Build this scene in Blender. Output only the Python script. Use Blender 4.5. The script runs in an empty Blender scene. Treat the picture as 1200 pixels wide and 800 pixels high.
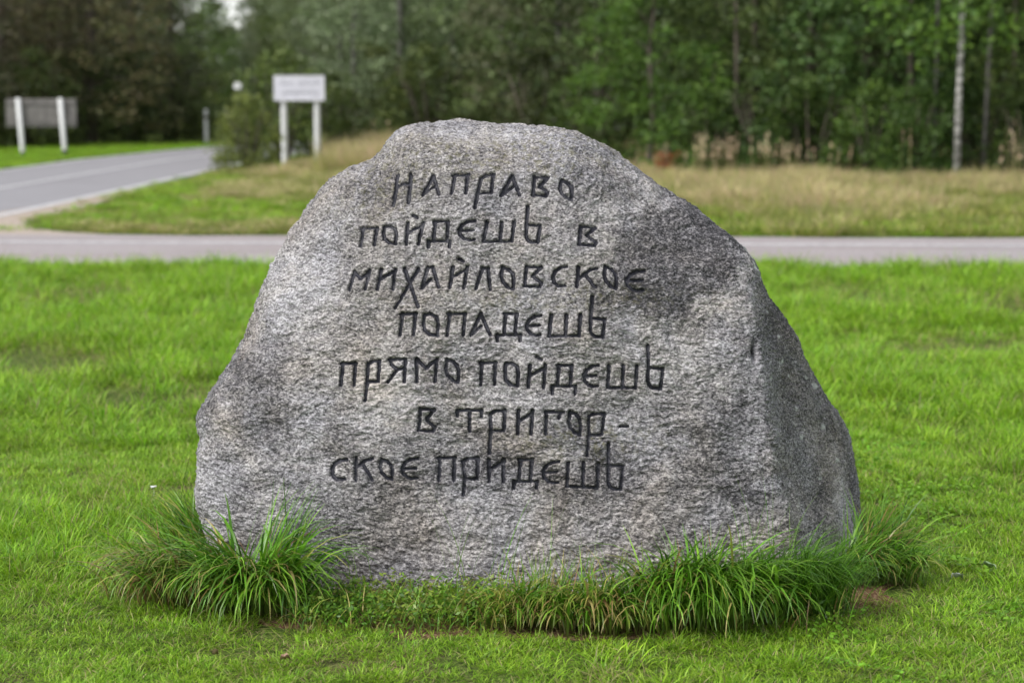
import bpy, math, random
import numpy as np
from mathutils import Vector, Matrix

random.seed(7)
RNG = np.random.default_rng(7)
scene = bpy.context.scene
C = scene.collection

# ------------------------------------------------------------------ camera
CAM_H = 1.6
FPX = 2200.0                       # focal length in pixels of the 1200 px wide photograph
PITCH = math.atan(292.0 / FPX)
cam_data = bpy.data.cameras.new("camera")
cam_data.sensor_width = 36.0
cam_data.lens = FPX / 1200.0 * 36.0
cam_data.clip_start = 0.1
cam_data.clip_end = 3000.0
cam_data.dof.use_dof = True
cam_data.dof.focus_distance = 6.0
cam_data.dof.aperture_fstop = 2.6
cam = bpy.data.objects.new("camera", cam_data)
C.objects.link(cam)
cam.location = (0, 0, CAM_H)
cam.rotation_euler = (math.pi / 2 - PITCH, 0, 0)
scene.camera = cam

# ------------------------------------------------------------------ world and sun (bright overcast)
SUN_EL, SUN_AZ = math.radians(50), math.radians(236)      # azimuth clockwise from +Y: behind and left of the camera
world = bpy.data.worlds.new("World")
scene.world = world
world.use_nodes = True
wn, wl = world.node_tree.nodes, world.node_tree.links
wn.clear()
wo = wn.new("ShaderNodeOutputWorld")
bg = wn.new("ShaderNodeBackground")
sky = wn.new("ShaderNodeTexSky")
sky.sky_type = 'NISHITA'
sky.sun_disc = False
sky.sun_elevation = SUN_EL
sky.sun_rotation = SUN_AZ
sky.air_density = 1.0
sky.dust_density = 1.0
hs = wn.new("ShaderNodeHueSaturation")
hs.inputs['Saturation'].default_value = 0.22
wl.new(sky.outputs[0], hs.inputs['Color'])
wl.new(hs.outputs[0], bg.inputs['Color'])
bg.inputs['Strength'].default_value = 0.15
wl.new(bg.outputs[0], wo.inputs['Surface'])

sd = bpy.data.lights.new("sun", 'SUN')
sd.energy = 1.9
sd.angle = math.radians(24)
sd.color = (1.0, 0.97, 0.93)
sun = bpy.data.objects.new("sun", sd)
C.objects.link(sun)
sdir = Vector((math.sin(SUN_AZ) * math.cos(SUN_EL), math.cos(SUN_AZ) * math.cos(SUN_EL), math.sin(SUN_EL)))
sun.rotation_euler = sdir.to_track_quat('Z', 'Y').to_euler()

scene.view_settings.view_transform = 'Standard'
scene.view_settings.look = 'None'
scene.view_settings.gamma = 1.0
scene.view_settings.exposure = 0.74

# ------------------------------------------------------------------ helpers
SP, CP = math.sin(PITCH), math.cos(PITCH)

def ray(px, py):
    a = (np.asarray(px, float) - 600.0) / FPX
    b = -(np.asarray(py, float) - 400.0) / FPX
    return a, CP + b * SP, -SP + b * CP

def at_depth(px, py, Y):
    """point seen at a pixel of the photograph, at distance Y along the ground"""
    a, fy, fz = ray(px, py)
    t = np.asarray(Y, float) / fy
    return np.stack(np.broadcast_arrays(a * t, fy * t, CAM_H + fz * t), -1)

def on_ground(px, py, z=0.0):
    a, fy, fz = ray(px, py)
    t = (z - CAM_H) / fz
    return float(a * t), float(fy * t)

def link(o, parent=None):
    C.objects.link(o)
    if parent is not None:
        o.parent = parent
    return o

def mesh_np(name, verts, faces, mat=None, smooth=False):
    """verts (n,3), faces (m,k) of one k"""
    verts = np.ascontiguousarray(verts, dtype=np.float32)
    faces = np.ascontiguousarray(faces, dtype=np.int32)
    me = bpy.data.meshes.new(name)
    k = faces.shape[1]
    me.vertices.add(len(verts))
    me.vertices.foreach_set('co', verts.ravel())
    me.loops.add(faces.size)
    me.loops.foreach_set('vertex_index', faces.ravel())
    me.polygons.add(len(faces))
    me.polygons.foreach_set('loop_start', np.arange(0, faces.size, k, dtype=np.int32))
    me.update(calc_edges=True)
    me.polygons.foreach_set('use_smooth', np.full(len(faces), smooth, dtype=bool))
    if mat is not None:
        me.materials.append(mat)
    return me

def mesh_py(name, verts, faces, mat=None, smooth=False):
    me = bpy.data.meshes.new(name)
    me.from_pydata([tuple(v) for v in verts], [], faces)
    me.update()
    if smooth:
        me.polygons.foreach_set('use_smooth', [True] * len(me.polygons))
    if mat is not None:
        me.materials.append(mat)
    return me

def vattr(me, name, data):
    a = me.attributes.new(name, 'FLOAT', 'POINT')
    a.data.foreach_set('value', np.asarray(data, dtype=np.float32).ravel())

def vcol(me, name, rgb):
    a = me.attributes.new(name, 'FLOAT_COLOR', 'POINT')
    d = np.ones((len(rgb), 4), dtype=np.float32)
    d[:, :3] = rgb
    a.data.foreach_set('color', d.ravel())

def obj(name, me, parent=None, label=None, cat=None, group=None, kind=None, loc=None):
    o = bpy.data.objects.new(name, me)
    link(o, parent)
    if label: o['label'] = label
    if cat: o['category'] = cat
    if group: o['group'] = group
    if kind: o['kind'] = kind
    if loc is not None: o.location = loc
    return o

class MB:
    """collects simple solids for one mesh"""
    def __init__(self):
        self.v, self.f = [], []
    def add(self, vs, fs):
        n = len(self.v)
        self.v += [tuple(p) for p in vs]
        self.f += [tuple(i + n for i in f) for f in fs]
    def box(self, x0, x1, y0, y1, z0, z1, bev=0.0):
        b = bev
        if b <= 0:
            vs = [(x, y, z) for z in (z0, z1) for y in (y0, y1) for x in (x0, x1)]
            self.add(vs, [(0, 2, 3, 1), (4, 5, 7, 6), (0, 1, 5, 4), (2, 6, 7, 3), (0, 4, 6, 2), (1, 3, 7, 5)])
        else:
            loop = lambda i: [(x0 + b, y0 + i), (x1 - b, y0 + i), (x1 - i, y0 + b), (x1 - i, y1 - b), (x1 - b, y1 - i), (x0 + b, y1 - i), (x0 + i, y1 - b), (x0 + i, y0 + b)]
            vs = [(x, y, z0) for x, y in loop(0)] + [(x, y, z1 - b) for x, y in loop(0)]
            ins = [(min(max(x, x0 + b), x1 - b), min(max(y, y0 + b), y1 - b), z1) for x, y in loop(0)]
            vs += ins
            fs = [tuple(range(7, -1, -1)), tuple(range(16, 24))]
            for k in range(2):
                for i in range(8):
                    j = (i + 1) % 8
                    fs.append((k * 8 + i, k * 8 + j, k * 8 + 8 + j, k * 8 + 8 + i))
            self.add(vs, fs)
    def tube(self, pts, rads, n=8):
        pts = [Vector(p) for p in pts]
        rings = []
        for i, p in enumerate(pts):
            d = (pts[min(i + 1, len(pts) - 1)] - pts[max(i - 1, 0)]).normalized()
            u = d.cross(Vector((0.3, 1, 0.1))).normalized()
            w = d.cross(u).normalized()
            rings.append([p + (u * math.cos(a) + w * math.sin(a)) * rads[i] for a in [2 * math.pi * k / n for k in range(n)]])
        vs = [q for r in rings for q in r]
        fs = []
        for i in range(len(pts) - 1):
            for k in range(n):
                m = (k + 1) % n
                fs.append((i * n + k, i * n + m, (i + 1) * n + m, (i + 1) * n + k))
        fs.append(tuple(range(n - 1, -1, -1)))
        fs.append(tuple(range((len(pts) - 1) * n, len(pts) * n)))
        self.add(vs, fs)
    def mesh(self, name, mat, smooth=False):
        return mesh_py(name, self.v, self.f, mat, smooth)

# ---- numpy gradient noise
_perm = np.random.default_rng(3).permutation(256).astype(np.int32)
_perm = np.concatenate([_perm, _perm, _perm])
_grad = np.random.default_rng(4).normal(size=(256, 3)).astype(np.float32)
_grad /= np.linalg.norm(_grad, axis=1)[:, None]

def noise3(p):
    p = np.asarray(p, dtype=np.float32)
    i = np.floor(p).astype(np.int32)
    f = p - i
    i &= 255
    u = f * f * f * (f * (f * 6 - 15) + 10)
    out = 0
    for dx in (0, 1):
        for dy in (0, 1):
            for dz in (0, 1):
                h = _perm[_perm[_perm[(i[:, 0] + dx) & 255] + ((i[:, 1] + dy) & 255)] + ((i[:, 2] + dz) & 255)]
                g = _grad[h]
                d = g[:, 0] * (f[:, 0] - dx) + g[:, 1] * (f[:, 1] - dy) + g[:, 2] * (f[:, 2] - dz)
                w = (u[:, 0] if dx else 1 - u[:, 0]) * (u[:, 1] if dy else 1 - u[:, 1]) * (u[:, 2] if dz else 1 - u[:, 2])
                out = out + d * w
    return out * 1.6

# ---- node helpers
class NT:
    def __init__(self, name):
        self.m = bpy.data.materials.new(name)
        self.m.use_nodes = True
        self.t = self.m.node_tree
        self.n = self.t.nodes
        self.b = self.n['Principled BSDF']
        self.out = self.n['Material Output']
    def new(self, typ, **kw):
        n = self.n.new(typ)
        for k, v in kw.items():
            setattr(n, k, v)
        return n
    def ln(self, a, b):
        self.t.links.new(a, b)
    def noise(self, scale, detail=4, rough=0.55, vec=None, dist=0.0):
        n = self.new('ShaderNodeTexNoise')
        n.inputs['Scale'].default_value = scale
        n.inputs['Detail'].default_value = detail
        n.inputs['Roughness'].default_value = rough
        n.inputs['Distortion'].default_value = dist
        if vec is not None: self.ln(vec, n.inputs['Vector'])
        return n.outputs['Fac']
    def ramp(self, fac, stops, interp='LINEAR'):
        r = self.new('ShaderNodeValToRGB')
        r.color_ramp.interpolation = interp
        el = r.color_ramp.elements
        el[0].position, el[0].color = stops[0][0], (*stops[0][1], 1)
        el[1].position, el[1].color = stops[-1][0], (*stops[-1][1], 1)
        for p, c in stops[1:-1]:
            e = el.new(p); e.color = (*c, 1)
        self.ln(fac, r.inputs[0])
        return r.outputs[0]
    def mix(self, fac, a, b, mode='MIX'):
        m = self.new('ShaderNodeMix', data_type='RGBA', blend_type=mode)
        for s, v in ((m.inputs[0], fac), (m.inputs[6], a), (m.inputs[7], b)):
            if isinstance(v, (int, float)): s.default_value = v
            elif isinstance(v, tuple): s.default_value = (*v, 1)
            else: self.ln(v, s)
        return m.outputs[2]
    def math(self, op, a, b=0.0, clamp=False):
        m = self.new('ShaderNodeMath', operation=op)
        m.use_clamp = clamp
        for s, v in ((m.inputs[0], a), (m.inputs[1], b)):
            if isinstance(v, (int, float)): s.default_value = v
            else: self.ln(v, s)
        return m.outputs[0]
    def maprange(self, v, a, b, c=0.0, d=1.0):
        m = self.new('ShaderNodeMapRange')
        self.ln(v, m.inputs[0])
        for i, x in enumerate((a, b, c, d)): m.inputs[i + 1].default_value = x
        return m.outputs[0]
    def attr(self, name):
        a = self.new('ShaderNodeAttribute'); a.attribute_name = name
        return a
    def coord(self, which='Object'):
        return self.new('ShaderNodeTexCoord').outputs[which]
    def scaled(self, vec, s, rot=(0, 0, 0)):
        m = self.new('ShaderNodeMapping')
        m.inputs['Scale'].default_value = s
        m.inputs['Rotation'].default_value = rot
        self.ln(vec, m.inputs['Vector'])
        return m.outputs[0]
    def bump(self, h, strength, dist=0.01):
        b = self.new('ShaderNodeBump')
        b.inputs['Strength'].default_value = strength
        b.inputs['Distance'].default_value = dist
        self.ln(h, b.inputs['Height'])
        self.ln(b.outputs[0], self.b.inputs['Normal'])
    def base(self, c):
        if isinstance(c, tuple): self.b.inputs['Base Color'].default_value = (*c, 1)
        else: self.ln(c, self.b.inputs['Base Color'])
    def rough(self, r): self.b.inputs['Roughness'].default_value = r
    def spec(self, r): self.b.inputs['Specular IOR Level'].default_value = r

def leaf_material(name, translucent=0.35, rough=0.5, spec=0.3, use_objcolor=False, hue_var=0.03, val_var=0.35, gain=1.0):
    """colour from the mesh attribute 'tint', varied per instance, with light shining through"""
    t = NT(name)
    col = t.attr('tint').outputs['Color']
    info = t.new('ShaderNodeObjectInfo')
    if use_objcolor:
        col = t.mix(1.0, col, info.outputs['Color'], 'MULTIPLY')
    h = t.new('ShaderNodeHueSaturation')
    t.ln(t.maprange(info.outputs['Random'], 0, 1, 0.5 - hue_var, 0.5 + hue_var), h.inputs['Hue'])
    wn_ = t.new('ShaderNodeTexWhiteNoise', noise_dimensions='1D')
    t.ln(info.outputs['Random'], wn_.inputs['W'])
    t.ln(t.maprange(wn_.outputs['Value'], 0, 1, gain * (1 - val_var), gain * (1 + val_var)), h.inputs['Value'])
    t.ln(col, h.inputs['Color'])
    t.base(h.outputs[0])
    t.rough(rough); t.spec(spec)
    tr = t.new('ShaderNodeBsdfTranslucent')
    t.ln(h.outputs[0], tr.inputs['Color'])
    ms = t.new('ShaderNodeMixShader')
    ms.inputs[0].default_value = translucent
    t.ln(t.b.outputs[0], ms.inputs[1])
    t.ln(tr.outputs[0], ms.inputs[2])
    t.ln(ms.outputs[0], t.out.inputs['Surface'])
    return t.m

# ------------------------------------------------------------------ materials
def mat_rock():
    t = NT('weathered_granite')
    co = t.coord('Object')
    # grains: a fine crystal speckle stretched along the grain of the stone
    g1 = t.scaled(co, (1, 1, 1.55), (0, math.radians(9), 0))
    n1 = t.noise(98, 3, 0.6, g1, 0.3)
    n2 = t.noise(210, 2, 0.6, co)
    n3 = t.noise(24, 6, 0.66, g1, 0.9)
    n4 = t.noise(7.5, 5, 0.62, t.scaled(co, (1, 1, 1.6), (0, math.radians(14), 0)), 0.6)
    vor = t.new('ShaderNodeTexVoronoi'); vor.inputs['Scale'].default_value = 150
    t.ln(g1, vor.inputs['Vector'])
    sp = t.new('ShaderNodeSeparateColor'); t.ln(vor.outputs['Color'], sp.inputs[0])
    speck = t.math('ADD', t.math('MULTIPLY', n1, 0.50), t.math('ADD', t.math('MULTIPLY', n2, 0.30), t.math('MULTIPLY', sp.outputs[0], 0.20)))
    wea_shade = t.attr('weather_shade').outputs['Fac']
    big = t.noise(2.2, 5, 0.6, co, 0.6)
    sh = t.math('ADD', t.math('MULTIPLY', wea_shade, -0.095), t.math('MULTIPLY', t.math('SUBTRACT', big, 0.5), 0.22))
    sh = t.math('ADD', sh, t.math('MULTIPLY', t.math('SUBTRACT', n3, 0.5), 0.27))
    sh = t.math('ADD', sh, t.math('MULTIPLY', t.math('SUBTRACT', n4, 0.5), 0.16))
    s = t.math('ADD', speck, sh)
    col = t.ramp(s, [(0.28, (0.024, 0.023, 0.025)), (0.38, (0.074, 0.070, 0.073)), (0.46, (0.165, 0.157, 0.160)),
                     (0.545, (0.262, 0.252, 0.253)), (0.68, (0.50, 0.487, 0.487))])
    # yellowish crust high up, bluish clean stone lower down, in irregular fields
    wf = t.maprange(t.noise(3.3, 5, 0.62, co, 0.8), 0.40, 0.62)
    col = t.mix(wf, t.mix(1.0, col, (0.98, 0.985, 1.03), 'MULTIPLY'), t.mix(1.0, col, (1.02, 0.985, 0.945), 'MULTIPLY'))
    # warm stain and pale lichen
    st = t.maprange(t.noise(4.1, 5, 0.65, co, 0.5), 0.50, 0.68)
    col = t.mix(t.math('MULTIPLY', st, 0.55), col, t.mix(1.0, col, (0.98, 0.90, 0.80), 'MULTIPLY'))
    fe = t.math('MULTIPLY', t.maprange(t.noise(9.0, 4, 0.6, co, 1.0), 0.66, 0.78), 0.14)
    col = t.mix(fe, col, t.mix(1.0, col, (1.0, 0.74, 0.60), 'MULTIPLY'))
    li = t.attr('lichen').outputs['Fac']
    lic = t.math('MULTIPLY', li, t.maprange(n1, 0.35, 0.55, 0.35, 1.0))
    col = t.mix(lic, col, (0.50, 0.52, 0.49))
    mo = t.attr('moss').outputs['Fac']
    mos = t.math('MULTIPLY', t.maprange(t.noise(46, 4, 0.7, co), 0.50, 0.60), mo)
    col = t.mix(t.math('MULTIPLY', mos, 0.6), col, (0.16, 0.15, 0.055))
    t.base(col)
    t.rough(0.78); t.spec(0.35)
    hgt = t.math('ADD', t.math('MULTIPLY', n1, 0.7), t.math('MULTIPLY', sp.outputs[1], 0.3))
    t.bump(t.math('ADD', hgt, t.math('MULTIPLY', n3, 0.45)), 0.75, 0.008)
    return t.m

def mat_groove():
    t = NT('blackened_groove')
    co = t.coord('Object')
    n = t.math('ADD', t.math('MULTIPLY', t.noise(170, 4, 0.6, co), 0.6), t.math('MULTIPLY', t.noise(28, 3, 0.6, co), 0.4))
    t.base(t.ramp(n, [(0.38, (0.008, 0.008, 0.013)), (0.52, (0.020, 0.020, 0.030)), (0.66, (0.085, 0.083, 0.089))]))
    t.rough(0.62); t.spec(0.35)
    t.bump(n, 0.6, 0.004)
    return t.m

def mat_ground():
    t = NT('turf_soil')
    co = t.coord('Object')
    n = t.noise(1.3, 6, 0.65, co)
    f = t.noise(45, 4, 0.7, co)
    a = t.ramp(f, [(0.35, (0.035, 0.050, 0.014)), (0.5, (0.075, 0.115, 0.022)), (0.65, (0.14, 0.17, 0.045))])
    b = t.ramp(f, [(0.35, (0.055, 0.035, 0.022)), (0.65, (0.19, 0.14, 0.085))])
    t.base(t.mix(t.maprange(n, 0.56, 0.68), a, b))
    t.rough(0.95); t.spec(0.1)
    t.bump(f, 0.8, 0.02)
    return t.m

def mat_soil():
    t = NT('bare_soil')
    co = t.coord('Object')
    f = t.noise(60, 5, 0.7, co)
    g = t.noise(7, 3, 0.6, co)
    a = t.ramp(f, [(0.33, (0.06, 0.030, 0.020)), (0.5, (0.18, 0.095, 0.062)), (0.68, (0.38, 0.25, 0.17))])
    t.base(t.mix(t.maprange(g, 0.4, 0.6), a, t.mix(1.0, a, (0.75, 0.85, 0.7), 'MULTIPLY')))
    t.rough(0.95); t.spec(0.1)
    t.bump(f, 1.0, 0.012)
    return t.m

def mat_asphalt(name, lo, hi, warm):
    t = NT(name)
    co = t.coord('Object')
    f = t.noise(70, 3, 0.7, co)
    g = t.noise(1.1, 5, 0.6, t.scaled(co, (0.25, 1.0, 1)))
    c = t.ramp(f, [(0.36, lo), (0.64, hi)])
    c = t.mix(t.maprange(g, 0.35, 0.7), c, t.mix(1.0, c, warm, 'MULTIPLY'))
    pz = t.noise(0.9, 4, 0.7, t.scaled(co, (0.5, 2.2, 1)))
    c = t.mix(t.math('MULTIPLY', t.maprange(pz, 0.52, 0.60), 0.35), c, t.mix(1.0, c, (0.72, 0.70, 0.70), 'MULTIPLY'))
    t.base(c)
    t.rough(0.85); t.spec(0.3)
    t.bump(f, 0.5, 0.01)
    return t.m

def mat_speckle(name, a, b, scale, rough=0.7, bump=0.3, spec=0.3):
    t = NT(name)
    co = t.coord('Object')
    f = t.noise(scale, 5, 0.62, co)
    t.base(t.ramp(f, [(0.34, a), (0.66, b)]))
    t.rough(rough); t.spec(spec)
    t.bump(f, bump, 0.01)
    return t.m

def mat_birch():
    t = NT('birch_bark')
    co = t.coord('Object')
    n = t.noise(5, 4, 0.65, t.scaled(co, (1.2, 1.2, 3.2)))
    t.base(t.ramp(n, [(0.40, (0.06, 0.055, 0.05)), (0.50, (0.30, 0.29, 0.27)), (0.62, (0.55, 0.53, 0.50))]))
    t.rough(0.7)
    return t.m

M = {}
M['rock'] = mat_rock()
M['groove'] = mat_groove()
M['ground'] = mat_ground()
M['soil'] = mat_soil()
M['cross_road'] = mat_asphalt('worn_gritty_asphalt', (0.21, 0.185, 0.19), (0.44, 0.405, 0.41), (0.9, 0.85, 0.82))
M['main_road'] = mat_asphalt('grey_asphalt', (0.21, 0.205, 0.215), (0.32, 0.31, 0.325), (0.93, 0.92, 0.92))
M['line'] = mat_speckle('worn_white_paint', (0.36, 0.35, 0.36), (0.62, 0.61, 0.62), 9, 0.7)
M['sand'] = mat_speckle('sandy_shoulder', (0.26, 0.205, 0.165), (0.46, 0.39, 0.33), 16, 0.9)
M['white'] = mat_speckle('white_painted_post', (0.58, 0.58, 0.58), (0.72, 0.72, 0.70), 14, 0.5, 0.05)
M['board'] = mat_speckle('white_sign_face', (0.56, 0.55, 0.61), (0.66, 0.65, 0.71), 8, 0.4, 0.02)
M['board_back'] = mat_speckle('grey_sign_back', (0.13, 0.12, 0.115), (0.20, 0.185, 0.175), 6, 0.6, 0.1)
M['black'] = mat_speckle('black_band', (0.02, 0.02, 0.02), (0.05, 0.05, 0.05), 20)
M['faint'] = mat_speckle('faded_grey_lettering', (0.16, 0.17, 0.19), (0.28, 0.29, 0.31), 30)
M['bark'] = mat_speckle('dark_bark', (0.045, 0.036, 0.028), (0.15, 0.125, 0.10), 12, 0.9, 0.8)
M['grey_bark'] = mat_speckle('grey_bark', (0.07, 0.065, 0.06), (0.18, 0.17, 0.155), 10, 0.9, 0.6)
M['birch'] = mat_birch()
M['blade'] = leaf_material('grass_blade', 0.38, 0.45, 0.35, hue_var=0.012, val_var=0.22)
M['tussock'] = leaf_material('long_grass_blade', 0.30, 0.38, 0.45, hue_var=0.0, val_var=0.0)
M['meadow'] = leaf_material('meadow_blade', 0.30, 0.6, 0.2, hue_var=0.015, val_var=0.22)
M['leaf'] = leaf_material('tree_leaf', 0.30, 0.5, 0.35, use_objcolor=True, hue_var=0.012, val_var=0.12)
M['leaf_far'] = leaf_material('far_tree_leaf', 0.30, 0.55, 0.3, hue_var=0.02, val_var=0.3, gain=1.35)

# ------------------------------------------------------------------ roads: centre lines
def main_x(Y):
    """centre of the road on the left as it leads away and bends right"""
    return float(np.interp(Y, [15, 24, 32, 38, 45, 52, 60, 70, 85, 105, 140], [-9.3, -8.75, -8.5, -8.35, -8.1, -7.2, -5.6, -2.8, 2.6, 11.0, 27.0]))

# ------------------------------------------------------------------ ground
def axis(stops):
    out = []
    for a, b, s in stops:
        out += list(np.arange(a, b, s))
    out.append(stops[-1][1])
    return np.array(out)

def ground_z(x, y):
    x = np.asarray(x, float); y = np.asarray(y, float)
    p = np.stack([x.ravel() * 0.7, y.ravel() * 0.7, np.zeros(x.size)], -1)
    q = np.stack([x.ravel() * 2.7, y.ravel() * 2.7, np.full(x.size, 3.0)], -1)
    n = (noise3(p) * 0.030 + noise3(q) * 0.010).reshape(x.shape)
    near = np.clip((18.6 - y) / 1.5, 0, 1)
    far = np.clip((y - 25.5) / 3.0, 0, 1) * np.clip((np.abs(x + 8.0) - 3.8) / 2.0, 0, 1) * np.clip((60 - y) / 10, 0, 1)
    return n * near + n * 2.5 * far - 0.012

gx = axis([(-1500, -150, 150), (-150, -30, 8), (-30, -6, 0.8), (-6, 6, 0.12), (6, 30, 0.8), (30, 150, 8), (150, 1500, 150)])
gy = axis([(-60, 0, 6), (0, 4, 0.4), (4, 20, 0.12), (20, 60, 0.8), (60, 200, 8), (200, 2600, 200)])
GX, GY = np.meshgrid(gx, gy)
GZ = ground_z(GX, GY)
nx_, ny_ = len(gx), len(gy)
idx = np.arange(nx_ * ny_).reshape(ny_, nx_)
gf = np.stack([idx[:-1, :-1], idx[:-1, 1:], idx[1:, 1:], idx[1:, :-1]], -1).reshape(-1, 4)
obj('ground', mesh_np('ground', np.stack([GX, GY, GZ], -1).reshape(-1, 3), gf, M['ground'], True), kind='structure',
    label='turf ground under lawn, meadow and forest')

def strip(name, pts_l, pts_r, z, mat, label, kind='structure', parent=None, cat=None):
    n = len(pts_l)
    v = [(x, y, z) for x, y in pts_l] + [(x, y, z) for x, y in pts_r]
    f = [(i, n + i, n + i + 1, i + 1) for i in range(n - 1)]
    me = mesh_py(name, v, f, mat)
    return obj(name, me, parent, label=label, kind=kind, cat=cat)

def wob(x, s, a): return a * (math.sin(x * 1.7 + s) + 0.6 * math.sin(x * 4.3 + 2 * s) + 0.4 * math.sin(x * 9.1 + 3 * s))

# crossing road (runs left to right, behind the stone)
xs = np.arange(-60, 60.1, 0.25)
yl0, yl1 = on_ground(600, 313)[1], on_ground(600, 278)[1]
near_e = [(x, yl0 - x * 0.045 + wob(x, 1, 0.04)) for x in xs]
far_e = [(x, yl1 - x * 0.045 + wob(x, 4, 0.05)) for x in xs]
strip('road', far_e, near_e, 0.010, M['cross_road'], 'worn grey road crossing the picture behind the boulder')
yl = on_ground(600, 287)[1]
strip('road_line', [(x, yl + 0.11 - x * 0.045) for x in xs], [(x, yl - 0.09 - x * 0.045) for x in xs], 0.015, M['line'], 'worn white line along the far side of the crossing road')

# road on the left, leading away
Ys = list(np.arange(21.0, 140, 1.0))
HW = 2.28
def off(Y, d):
    e = 0.5
    dx = (main_x(Y + e) - main_x(Y - e)) / (2 * e)
    n = math.hypot(1, dx)
    return (main_x(Y) + d / n, Y - d * dx / n)
def flare(Y): return 0.0
strip('main_road', [(off(Y, -HW)[0] - flare(Y), off(Y, -HW)[1]) for Y in Ys], [(off(Y, HW)[0] + flare(Y), off(Y, HW)[1]) for Y in Ys], 0.006, M['main_road'],
      'grey asphalt road leading away on the left behind the round bush')
Yl = [Y for Y in Ys if Y > 21.5]
strip('road_edge_line', [off(Y, HW - 0.28) for Y in Yl], [off(Y, HW - 0.12) for Y in Yl], 0.013, M['line'], 'white edge line on the near side of the left road')
strip('road_edge_line', [off(Y, -HW + 0.12) for Y in Yl], [off(Y, -HW + 0.26) for Y in Yl], 0.013, M['line'], 'white edge line on the far side of the left road')
strip('road_centre_line', [off(Y, -0.09) for Y in Yl], [off(Y, 0.05) for Y in Yl], 0.013, M['line'], 'white centre line of the left road')
# sandy shoulder beside it and at the corner
SAND = [on_ground(a, b) for a, b in [(-160, 279), (-160, 264), (0, 249.5), (60, 239.5), (110, 230), (160, 220.5), (185, 217), (188, 218.5), (150, 227), (118, 238), (92, 247), (62, 251),
                                     (50, 257), (30, 261), (38, 268), (72, 272.5), (130, 276), (150, 279)]]
me = mesh_py('sandy_shoulder', [(x, y, 0.0085) for x, y in SAND], [tuple(range(len(SAND)))], M['sand'])
obj('sandy_shoulder', me, kind='structure', label='pale sandy shoulder at the corner of the two roads')
def in_poly(x, y, poly):
    c = np.zeros(len(x), bool)
    for (x0, y0), (x1, y1) in zip(poly, poly[1:] + poly[:1]):
        c ^= ((y0 > y) != (y1 > y)) & (x < (x1 - x0) * (y - y0) / (y1 - y0 + 1e-12) + x0)
    return c

# ------------------------------------------------------------------ scattering with geometry nodes (only for stuff nobody could count)
TEMPL = {}
def template(coll, name, me):
    if coll not in TEMPL: TEMPL[coll] = bpy.data.collections.new(coll)
    o = bpy.data.objects.new(name, me)
    TEMPL[coll].objects.link(o)
    return o

def scatter(name, coll, pts, rot, scl, idx, label, mat):
    me = bpy.data.meshes.new(name)
    me.vertices.add(len(pts))
    me.vertices.foreach_set('co', np.asarray(pts, np.float32).ravel())
    a = me.attributes.new('rot', 'FLOAT_VECTOR', 'POINT'); a.data.foreach_set('vector', np.asarray(rot, np.float32).ravel())
    a = me.attributes.new('scl', 'FLOAT_VECTOR', 'POINT'); a.data.foreach_set('vector', np.asarray(scl, np.float32).ravel())
    a = me.attributes.new('idx', 'INT', 'POINT'); a.data.foreach_set('value', np.asarray(idx, np.int32).ravel())
    me.materials.append(mat)
    o = obj(name, me, label=label, kind='stuff')
    ng = bpy.data.node_groups.new(name + '_scatter', 'GeometryNodeTree')
    ng.interface.new_socket('Geometry', in_out='INPUT', socket_type='NodeSocketGeometry')
    ng.interface.new_socket('Geometry', in_out='OUTPUT', socket_type='NodeSocketGeometry')
    N, L = ng.nodes, ng.links
    gi, go = N.new('NodeGroupInput'), N.new('NodeGroupOutput')
    iop = N.new('GeometryNodeInstanceOnPoints')
    ci = N.new('GeometryNodeCollectionInfo')
    ci.inputs['Collection'].default_value = TEMPL[coll]
    ci.inputs['Separate Children'].default_value = True
    ci.inputs['Reset Children'].default_value = True
    def na(nm, ty):
        n = N.new('GeometryNodeInputNamedAttribute'); n.data_type = ty; n.inputs['Name'].default_value = nm
        return n.outputs['Attribute']
    L.new(gi.outputs[0], iop.inputs['Points'])
    L.new(ci.outputs[0], iop.inputs['Instance'])
    iop.inputs['Pick Instance'].default_value = True
    L.new(na('idx', 'INT'), iop.inputs['Instance Index'])
    L.new(na('rot', 'FLOAT_VECTOR'), iop.inputs['Rotation'])
    L.new(na('scl', 'FLOAT_VECTOR'), iop.inputs['Scale'])
    L.new(iop.outputs[0], go.inputs[0])
    md = o.modifiers.new('scatter', 'NODES'); md.node_group = ng
    return o

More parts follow.
